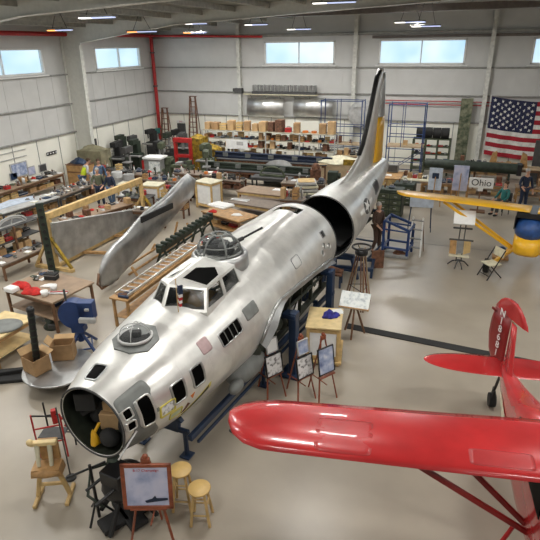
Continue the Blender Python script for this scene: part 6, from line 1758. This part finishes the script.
E1 = easel(140, 543, 1.52, 'tall mahogany easel holding the framed aircraft poster in front of the nose', [(.62, .5, .84)], .30, .34)
E1.location = (-3.40, 4.22, 0); E1.rotation_euler.z = .36
B1 = board('framed_poster', 'large red-brown framed poster of sky with red heading before the nose', 'poster', E1, .68, .70, .82, 'pic_sky', 'mahogany', 1.42, .055)
text_mesh('B-17 Champaign', .052, 'red_paint', B1, 'poster_heading', (0, -.014, .60), (R(90), 0, 0), .001)
mb = MB(); mb.prism([(-.02, .10), (.27, .14), (.27, .17), (.12, .17), (.10, .21), (.06, .165), (-.04, .13)], -.018, -.012, plane='xz'); mb.build('aircraft_silhouette', 'cloth_navy', B1)
for i, (px, py, lab, lab2, rz, m2) in enumerate(((277, 401, 'leftmost of the three slim easels by the jack post', 'leftmost of three framed photo boards, black frame, by the jack post', .28, 'black'),
                                           (307, 403, 'middle of the three slim easels by the jack post', 'middle framed board of dark photographs beside the jack post', .28, 'black'),
                                           (328, 402, 'rightmost slim easel in front of the pine framed cabinet', 'right framed blue-grey photo board before the pine cabinet', .22, 'black'))):
    e = easel(px, py, 1.38, 'mahogany easel, ' + lab, [(.4, .5, .62)], rz + .75, .24)
    if i < 2:
        board('photo_board', lab2, 'picture', e, .42, .46, .60, 'pic_bw', m2, 1.38, .025)
        board('small_picture', ('small white card above the leftmost photo board', 'small grey aircraft picture above the middle photo board')[i], 'picture', e, .28, .30, 1.09, ('paper', 'pic_blue')[i], 'lightgrey', 1.38, .02)
    else: board('photo_board', lab2, 'picture', e, .40, .56, .66, 'pic_blue', m2, 1.38, .02)
# board on wooden stand behind the cabinet
q = at(354, 338, 0); t = thing('drawing_stand', 'wooden stand with a white drawing board right of the pine cabinet', 'stand', (q.x - .05, q.y + .1, 0), .0); t.scale = (.88, .88, .86)
for sg in (-1, 1): mb = MB(); mb.bar((sg * .28, .25, 0), (sg * .05, .0, .95), .05); mb.build('leg', 'wood_dark', t)
mb = MB(); mb.bar((0, -.25, 0), (0, 0, .95), .05); mb.build('leg', 'wood_dark', t)
mb = MB(); mb.box((0, -.12, .96), (.82, .12, .05)); mb.build('ledge', 'wood', t)
mb = MB(); mb.box((0, .0, 1.12), (.80, .04, .50), rx=-.75); b_ = mb.build('drawing_board', 'drawing', t)
# tall wooden tripod
q = at(367, 316, 0); t = thing('wooden_tripod', 'tall brown wooden tripod with a dark round head behind the drawing board', 'tripod', (-2.22, 12.75, 0), .1)
for k, a in enumerate((-1.25, .9, 2.7)):
    for o_ in (-.03, .03):
        mb = MB(); mb.bar((.42 * cos(a) + o_, .42 * sin(a), 0), (.08 * cos(a) + o_, .08 * sin(a), 1.55), .03, .035); mb.build('leg', ('wood_dark', 'mahogany')[k % 2], t)
for k, a in enumerate((-1.0, .5, 2.2)): mb = MB(); mb.bar((.3 * cos(a), .3 * sin(a), .2), (.1 * cos(a), .1 * sin(a), 1.7), .025, .03); mb.build('spare_pole', 'plywood', t)
mb = MB(); mb.path([(.34 * cos(a), .34 * sin(a), .55) for a in (-1.25, .9, 2.7, -1.25 + 2 * PI)], .012, 6); mb.build('tie_chain', 'darkgrey', t)
mb = MB(); mb.lathe([(.12, 1.5), (.17, 1.52), (.17, 1.62), (.10, 1.66)], n=20); mb.path([(.24 * cos(a), .24 * sin(a), 1.72) for a in np.linspace(0, 2 * PI, 25)], .03, 8)
for a in (0, 2.1, 4.2): mb.bar((.08 * cos(a), .08 * sin(a), 1.6), (.24 * cos(a), .24 * sin(a), 1.72), .02)
mb.build('head', 'black', t)
mb = MB(); mb.box((0, 0, .3), (.4, .06, .6)); solo('dark_board', mb, 'rust', 'dark brown board standing on the floor right of the wooden tripod', 'board', (at(377, 268).x, at(377, 268).y, 0), .4)
q = at(338, 290, 0); mb = MB(); mb.box((0, 0, .42), (.6, .5, .06), mi=1)
for sx in (-1, 1):
    for sy in (-1, 1): mb.box((sx * .25, sy * .2, .2), (.06, .06, .4))
mb.blob((0, 0, .45), (.5, .4, .14), 3, mi=1); solo('padded_stool', mb, ['blue', 'rust'], 'low blue stool with brown seat between jack post and drawing board', 'stool', (q.x - .25, q.y + .3, 0), .1)
t = thing('floor_duct', 'low dark blue-black steel frame on the floor under the gap before the tail', 'frame', (-2.95, 15.0, 0), .1)
for sg in (-1, 1): mb = MB(); mb.bar((-.55, sg * .4, .28), (.75, sg * .4, .28), .1, .12); mb.build('side_beam', 'blue', t)
for x in (-.5, .1, .7): mb = MB(); mb.bar((x, -.4, .28), (x, .4, .28), .08, .1); mb.build('cross_beam', 'blue', t)
for x in (-.5, .7):
    for sg in (-1, 1): mb = MB(); mb.box((x, sg * .4, .12), (.08, .08, .24)); mb.build('leg', 'blue', t)


# stools
def stool(px, py, h, label):
    q = at(px, py, 0); t = thing('bar_stool', label, 'stool', (q.x, q.y, 0), .3, 'round wooden stools')
    mb = MB(); mb.lathe([(.12, h - .04), (.165, h - .03), (.17, h - .01), (.16, h), (1e-4, h + .002)], n=32); mb.build('seat', 'stool_pine', t)
    P4 = [(cos(a), sin(a)) for a in (.78, 2.36, 3.93, 5.5)]
    for c_, s_ in P4: mb = MB(); mb.tube((c_ * .20, s_ * .20, 0), (c_ * .11, s_ * .11, h - .03), .023, .020, 10); mb.build('leg', 'pine', t)
    for z in (.2, .36, .5):
        for k in range(4):
            if (k % 2 == 0) == (z == .36): continue
            r_ = .2 - .09 * z / h; a, b = P4[k], P4[(k + 1) % 4]; mb = MB(); mb.tube((a[0] * r_, a[1] * r_, z), (b[0] * r_, b[1] * r_, z), .013, n=8); mb.build('rung', 'pine', t)
    return t


stool(184, 505, .74, 'taller round-seated pine stool right of the framed poster')
stool(202, 519, .64, 'shorter round-seated pine stool nearest, right of its taller twin')

# ball turret gear on black stand below the nose
t = thing('turret_stand', 'black steel gun turret stand on the floor under the open nose', 'stand', (-4.12, 4.70, 0), -.5); t.scale = (1.15, 1.15, 1.12)
mb = MB(); mb.box((0, 0, .06), (.26, .8, .08)); mb.box((0, 0, .06), (.6, .24, .08)); mb.box((0, .1, .25), (.34, .34, .3)); mb.build('base', 'black_matte', t)
mb = MB(); mb.ball((0, 0, .62), .25, 1, 1.2, 1.1, 18); mb.box((.05, -.1, .85), (.3, .3, .2), rz=.4); mb.tube((-.15, -.2, .72), (-.15, -.45, .64), .022); mb.tube((.15, -.2, .72), (.15, -.45, .64), .022); mb.build('turret_body', 'black', t)
for a in (.6, 2.2, 3.8, 5.3): mb = MB(); mb.bar((.12 * cos(a), .12 * sin(a), .5), (.36 * cos(a), .44 * sin(a), .06), .05, .06); mb.build('leg', 'black_matte', t)
mb = MB(); mb.box((-.3, .12, .35), (.05, .16, .26)); mb.build('side_plate', 'rust', t)
mb = MB(); mb.ball((-.12, -.05, .92), .09); mb.path([(-.12, -.05, .9), (-.3, -.3, .8), (-.1, -.45, .6), (.1, -.35, .5)], .02, 6); mb.build('gun_mount', 'green_dark', t); mb = MB(); mb.box((.2, .2, .75), (.16, .2, .3)); mb.build('ammunition_box', 'green_dark', t)
t = thing('gun_tripod', 'black gun mount with rods standing in the nose opening', 'gun mount', (-4.55, 4.52, 0), .2)
mb = MB(); mb.tube((0, 0, .0), (0, 0, 1.02), .025); mb.build('post', 'black', t)
for a in (.4, 2.5, 4.6): mb = MB(); mb.bar((0, 0, .35), (.24 * cos(a), .24 * sin(a), .02), .03); mb.build('leg', 'black', t)
mb = MB(); mb.tube((-.32, -.12, .85), (.2, .1, 1.02), .018); mb.build('rod', 'black', t)
q = at(71, 478, 0); mb = MB(); mb.tube((0, 0, 0), (0, 0, 1.45), .012); mb.lathe([(.09, 0), (.09, .02), (.02, .03)], n=16); solo('thin_pole', mb, 'darkgrey', 'thin dark vertical pole standing left of the nose opening', 'pole', (q.x, q.y, 0), 0)

# pine sawhorse dummy with leather
q = at(55, 497, 0); t = thing('pine_bench', 'pine carving bench with brown padded block left of the nose', 'bench', (q.x, q.y + .0, 0), .45); t.scale = (.86, .86, .90)
for sy in (-.22, .22):
    mb = MB(); mb.bar((-.0, sy - .26, .04), (0, sy + .12, .04), .07, .07) if False else mb.box((sy * 1.3, 0, .04), (.07, .52, .07)); mb.build('foot', 'pine', t)
    mb = MB(); mb.bar((sy * 1.3, 0, .06), (sy * .7, 0, .62), .06, .08); mb.build('leg', 'pine', t)
mb = MB(); mb.bar((-.24, 0, .32), (.24, 0, .32), .06); mb.build('stretcher', 'pine', t)
mb = MB(); mb.prism([(-.27, .60), (.27, .60), (.24, .76), (-.24, .76)], -.15, .12, plane='xz'); mb.ball((0, -.12, .68), .15, 1.8, .7, .55, 18); mb.build('padded_block', 'wood', t)
mb = MB(); mb.box((.04, .14, .98), (.34, .06, .44)); mb.build('back_board', 'wood', t)
for sg in (-1, 1): mb = MB(); mb.tube((sg * .11 - .02, -.04, .76), (sg * .11 - .02, .06, 1.14), .035, .045, 12); mb.build('upright_horn', 'cream', t)
mb = MB(); mb.box((-.02, .08, 1.16), (.46, .10, .08)); mb.ball((-.24, .06, 1.2), .06); mb.build('cross_head', 'pine_light', t)
# red machine behind
q = at(50, 462, 0); t = thing('red_stand', 'spindly red and black steel stand behind the pine bench', 'stand', (q.x - .05, q.y + .22, 0), .3); t.scale = (.72, .72, .82)
for x, y in ((-.32, -.18), (.34, -.1), (-.25, .3), (.38, .3)): mb = MB(); mb.tube((x, y, 0), (x, y, 1.12), .022); mb.build('upright', 'red_paint' if y < 0 else 'black', t)
mb = MB(); mb.path([(-.32, -.18, 1.1), (-.1, .0, .98), (.15, .05, 1.0), (.34, -.1, 1.1)], .02, 6); mb.build('top_bar', 'black', t)
for z in (.35, .75): mb = MB(); mb.bar((-.32, -.18, z), (.34, -.1, z + .1), .03); mb.build('crossbar', 'red_paint', t); mb = MB(); mb.bar((-.25, .3, z), (.38, .3, z), .025); mb.build('rear_bar', 'black', t)
mb = MB(); mb.box((.12, .05, .95), (.12, .12, .34), rz=.4); mb.tube((.3, .1, .7), (.62, .2, .5), .04); mb.tube((.2, .1, .85), (.6, .3, .8), .03); mb.build('actuator', 'red_paint', t)
mb = MB(); mb.box((0, .06, .5), (.6, .4, .03)); mb.build('deck', 'darkgrey', t)


# ================================================================== PEOPLE
def skin_mesh(name, V, E_, r, mname, parent=None, sub=1):
    me = bpy.data.meshes.new(name); me.from_pydata(V, E_, []); o = bpy.data.objects.new(name, me); COL.objects.link(o)
    sk = o.modifiers.new('skin', 'SKIN'); sk.use_smooth_shade = True
    for i, v in enumerate(me.skin_vertices[0].data): v.radius = r[i] if isinstance(r[i], tuple) else (r[i], r[i]); v.use_root = (i == 0)
    ss = o.modifiers.new('sub', 'SUBSURF'); ss.levels = sub; ss.render_levels = sub
    dg = bpy.context.evaluated_depsgraph_get(); m2 = bpy.data.meshes.new_from_object(o.evaluated_get(dg)); bpy.data.objects.remove(o)
    m2.materials.clear(); m2.materials.append(MATS[mname])
    for p in m2.polygons: p.use_smooth = True
    o = bpy.data.objects.new(name, m2); COL.objects.link(o)
    if parent: o.parent = parent
    return o


def person(label, loc, rz, shirt, trousers, hair='hair_grey', skin='skin', lean=0.0, arms=((.27, -.12, .86), (-.24, -.26, 1.02)), seat=0.0, vest=None, look=0.0, h=1.74):
    """stands facing -y; arms are hand targets; seat > 0 bends the legs onto a chair of that height"""
    t = thing('person', label, 'person', loc, rz); k = h / 1.74
    hip = seat + .08 if seat else .93
    def up(x, y, z): return (x, y - (z - hip) * lean, z)
    dz = hip - .93
    V = [up(0, 0, .95 + dz), up(0, 0, 1.12 + dz), up(0, .01, 1.32 + dz), up(0, .01, 1.44 + dz), up(0, -.005, 1.50 + dz), up(0, -.02, 1.55 + dz)]; r = [(.15, .11), (.14, .10), (.16, .11), (.10, .08), .052, .055]
    E_ = [(0, 1), (1, 2), (2, 3), (3, 4), (4, 5)]
    for z, y, rr_ in ((1.60, -.02, (.070, .088)), (1.66, -.015, (.076, .095)), (1.72, -.01, (.062, .075))): V.append(up(0, y, z + dz)); r.append(rr_); E_.append((len(V) - 2, len(V) - 1))
    sh = {}
    for sg, tgt in ((1, arms[0]), (-1, arms[1])):
        s0 = Vector(up(sg * .19, .01, 1.40 + dz)); hd = Vector(tgt) + Vector((0, 0, dz)); mid = (s0 + hd) / 2 + Vector((sg * .07, .08, -.06))
        i0 = len(V); V += [tuple(s0), tuple(mid), tuple(hd)]; r += [.058, .042, .030]; E_ += [(3, i0), (i0, i0 + 1), (i0 + 1, i0 + 2)]
        dr = (hd - mid).normalized(); V.append(tuple(hd + dr * .08)); r.append((.038, .018)); E_.append((i0 + 2, i0 + 3)); pa = i0 + 3
        side = dr.cross(Vector((0, 0, 1))).normalized() if abs(dr.z) < .95 else Vector((1, 0, 0))
        for f_ in range(4): a_ = hd + dr * .085 + side * (f_ - 1.5) * .022; i1 = len(V); V += [tuple(a_ + dr * .045), tuple(a_ + dr * (.080 - .008 * abs(f_ - 1.3)) + Vector((0, 0, -.012)))]; r += [.009, .007]; E_ += [(pa, i1), (i1, i1 + 1)]
        i1 = len(V); V += [tuple(hd + dr * .05 - side * .045), tuple(hd + dr * .085 - side * .055)]; r += [.011, .008]; E_ += [(i0 + 2, i1), (i1, i1 + 1)]
        sh[sg] = (tuple(s0), tuple(mid), tuple(mid.lerp(hd, .75)))
    legs = {}
    for sg in (1, -1):
        if seat: kn, ft = (sg * .12, -.44, seat + .07), (sg * .13, -.42, .08)
        else: kn, ft = (sg * .11, -.03 + .03 * sg, .50), (sg * .12, .02 - .05 * sg, .08)
        i0 = len(V); hp = (sg * .09, 0, hip); V += [hp, kn, ft, (ft[0], ft[1] - .14, .035)]; r += [.088, .058, .040, .035]; E_ += [(0, i0), (i0, i0 + 1), (i0 + 1, i0 + 2), (i0 + 2, i0 + 3)]; legs[sg] = (hp, kn, ft)
    skin_mesh('body', V, E_, r, skin, t)
    V2 = [up(0, 0, .93 + dz), up(0, 0, 1.12 + dz), up(0, .01, 1.32 + dz), up(0, .01, 1.43 + dz)]; r2 = [(.165, .125), (.158, .118), (.178, .128), (.105, .088)]; E2 = [(0, 1), (1, 2), (2, 3)]
    for sg in (1, -1): i0 = len(V2); V2 += list(sh[sg]); r2 += [.070, .055, .042]; E2 += [(3, i0), (i0, i0 + 1), (i0 + 1, i0 + 2)]
    skin_mesh('shirt', V2, E2, r2, shirt, t)
    V3 = [(0, 0, hip + .06)]; r3 = [(.16, .125)]; E3 = []
    for sg in (1, -1): hp, kn, ft = legs[sg]; i0 = len(V3); V3 += [hp, kn, (ft[0], ft[1], .12)]; r3 += [.105, .075, .062]; E3 += [(0, i0), (i0, i0 + 1), (i0 + 1, i0 + 2)]
    skin_mesh('trousers', V3, E3, r3, trousers, t)
    for sg in (1, -1): ft = legs[sg][2]; mb = MB(); mb.ball((ft[0], ft[1] - .07, .045), .07, .75, 1.9, .64); mb.build('shoe', 'black_matte', t)
    hc = Vector(up(0, 0, 1.66 + dz)); mb = MB(); mb.ball(hc + Vector((0, .022, .035)), .098, .92, 1.05, 1.0); mb.build('hair', hair, t)
    mb = MB(); mb.ball(hc + Vector((0, -.098, -.02)), .015, .8, 1, 1.5)
    for sg in (1, -1): mb.ball(hc + Vector((sg * .086, 0, -.01)), .022, .4, .8, 1.3)
    mb.build('nose_and_ears', skin, t)
    mb = MB()
    for sg in (1, -1): mb.ball(hc + Vector((sg * .032, -.090, .012)), .009)
    mb.box(hc + Vector((0, -.094, -.055)), (.04, .006, .007)); mb.build('eyes_and_mouth', 'rust', t)
    if vest:
        V4 = V2[:4]; skin_mesh('vest', V4, E2[:3], [(.178, .138), (.172, .132), (.192, .142), (.125, .10)], vest, t)
    t.scale = (k, k, k)
    return t


person('man in olive shirt and dark trousers standing by the heaped parts table', (-15.02, 18.56, 0), .5, 'cloth_olive', 'cloth_navy', 'hair_grey')
person('man in dark navy shirt and blue jeans right of the olive-shirted man', (-14.35, 18.5, 0), -.3, 'cloth_navy', 'jeans', 'hair_brown')
person('man in blue shirt standing left of the olive-shirted man, partly hidden', (-16.2, 20.2, 0), .9, 'jeans', 'cloth_navy', 'hair_brown')
person('person bending in a bright yellow hi-vis vest over the heaped table', (-17.0, 19.9, 0), 2.6, 'lightgrey', 'jeans', 'hair_brown', lean=.55, vest='hivis')
person('person in dark brown overalls standing left of the tall blue stand', (-2.45, 16.9, 0), 1.0, 'cloth_brown', 'cloth_brown', 'hair_grey', 'skin')
person('grey-haired person in navy clothes standing by the dark screen at right', (2.55, 23.7, 0), .4, 'cloth_navy', 'cloth_navy', 'hair_grey')
q = (1.75, 22.9)
person('seated person in teal shirt left of the navy-clothed person', (q[0], q[1], 0), -.8, 'teal', 'darkgrey', 'hair_brown', seat=.46, arms=((.2, -.38, 1.0), (-.2, -.38, 1.0)))
t = thing('chair', 'dark chair under the seated person in the teal shirt', 'chair', (q[0], q[1], 0), -.8)
mb = MB(); mb.box((0, 0, .425), (.42, .42, .04)); mb.build('seat', 'darkgrey', t); mb = MB(); mb.box((0, .22, .72), (.4, .03, .36)); mb.build('backrest', 'darkgrey', t)
for sx in (-1, 1):
    for sy in (-1, 1): mb = MB(); mb.box((sx * .18, sy * .18, .2), (.03, .03, .41)); mb.build('leg', 'black', t)
bpy.context.view_layer.update()
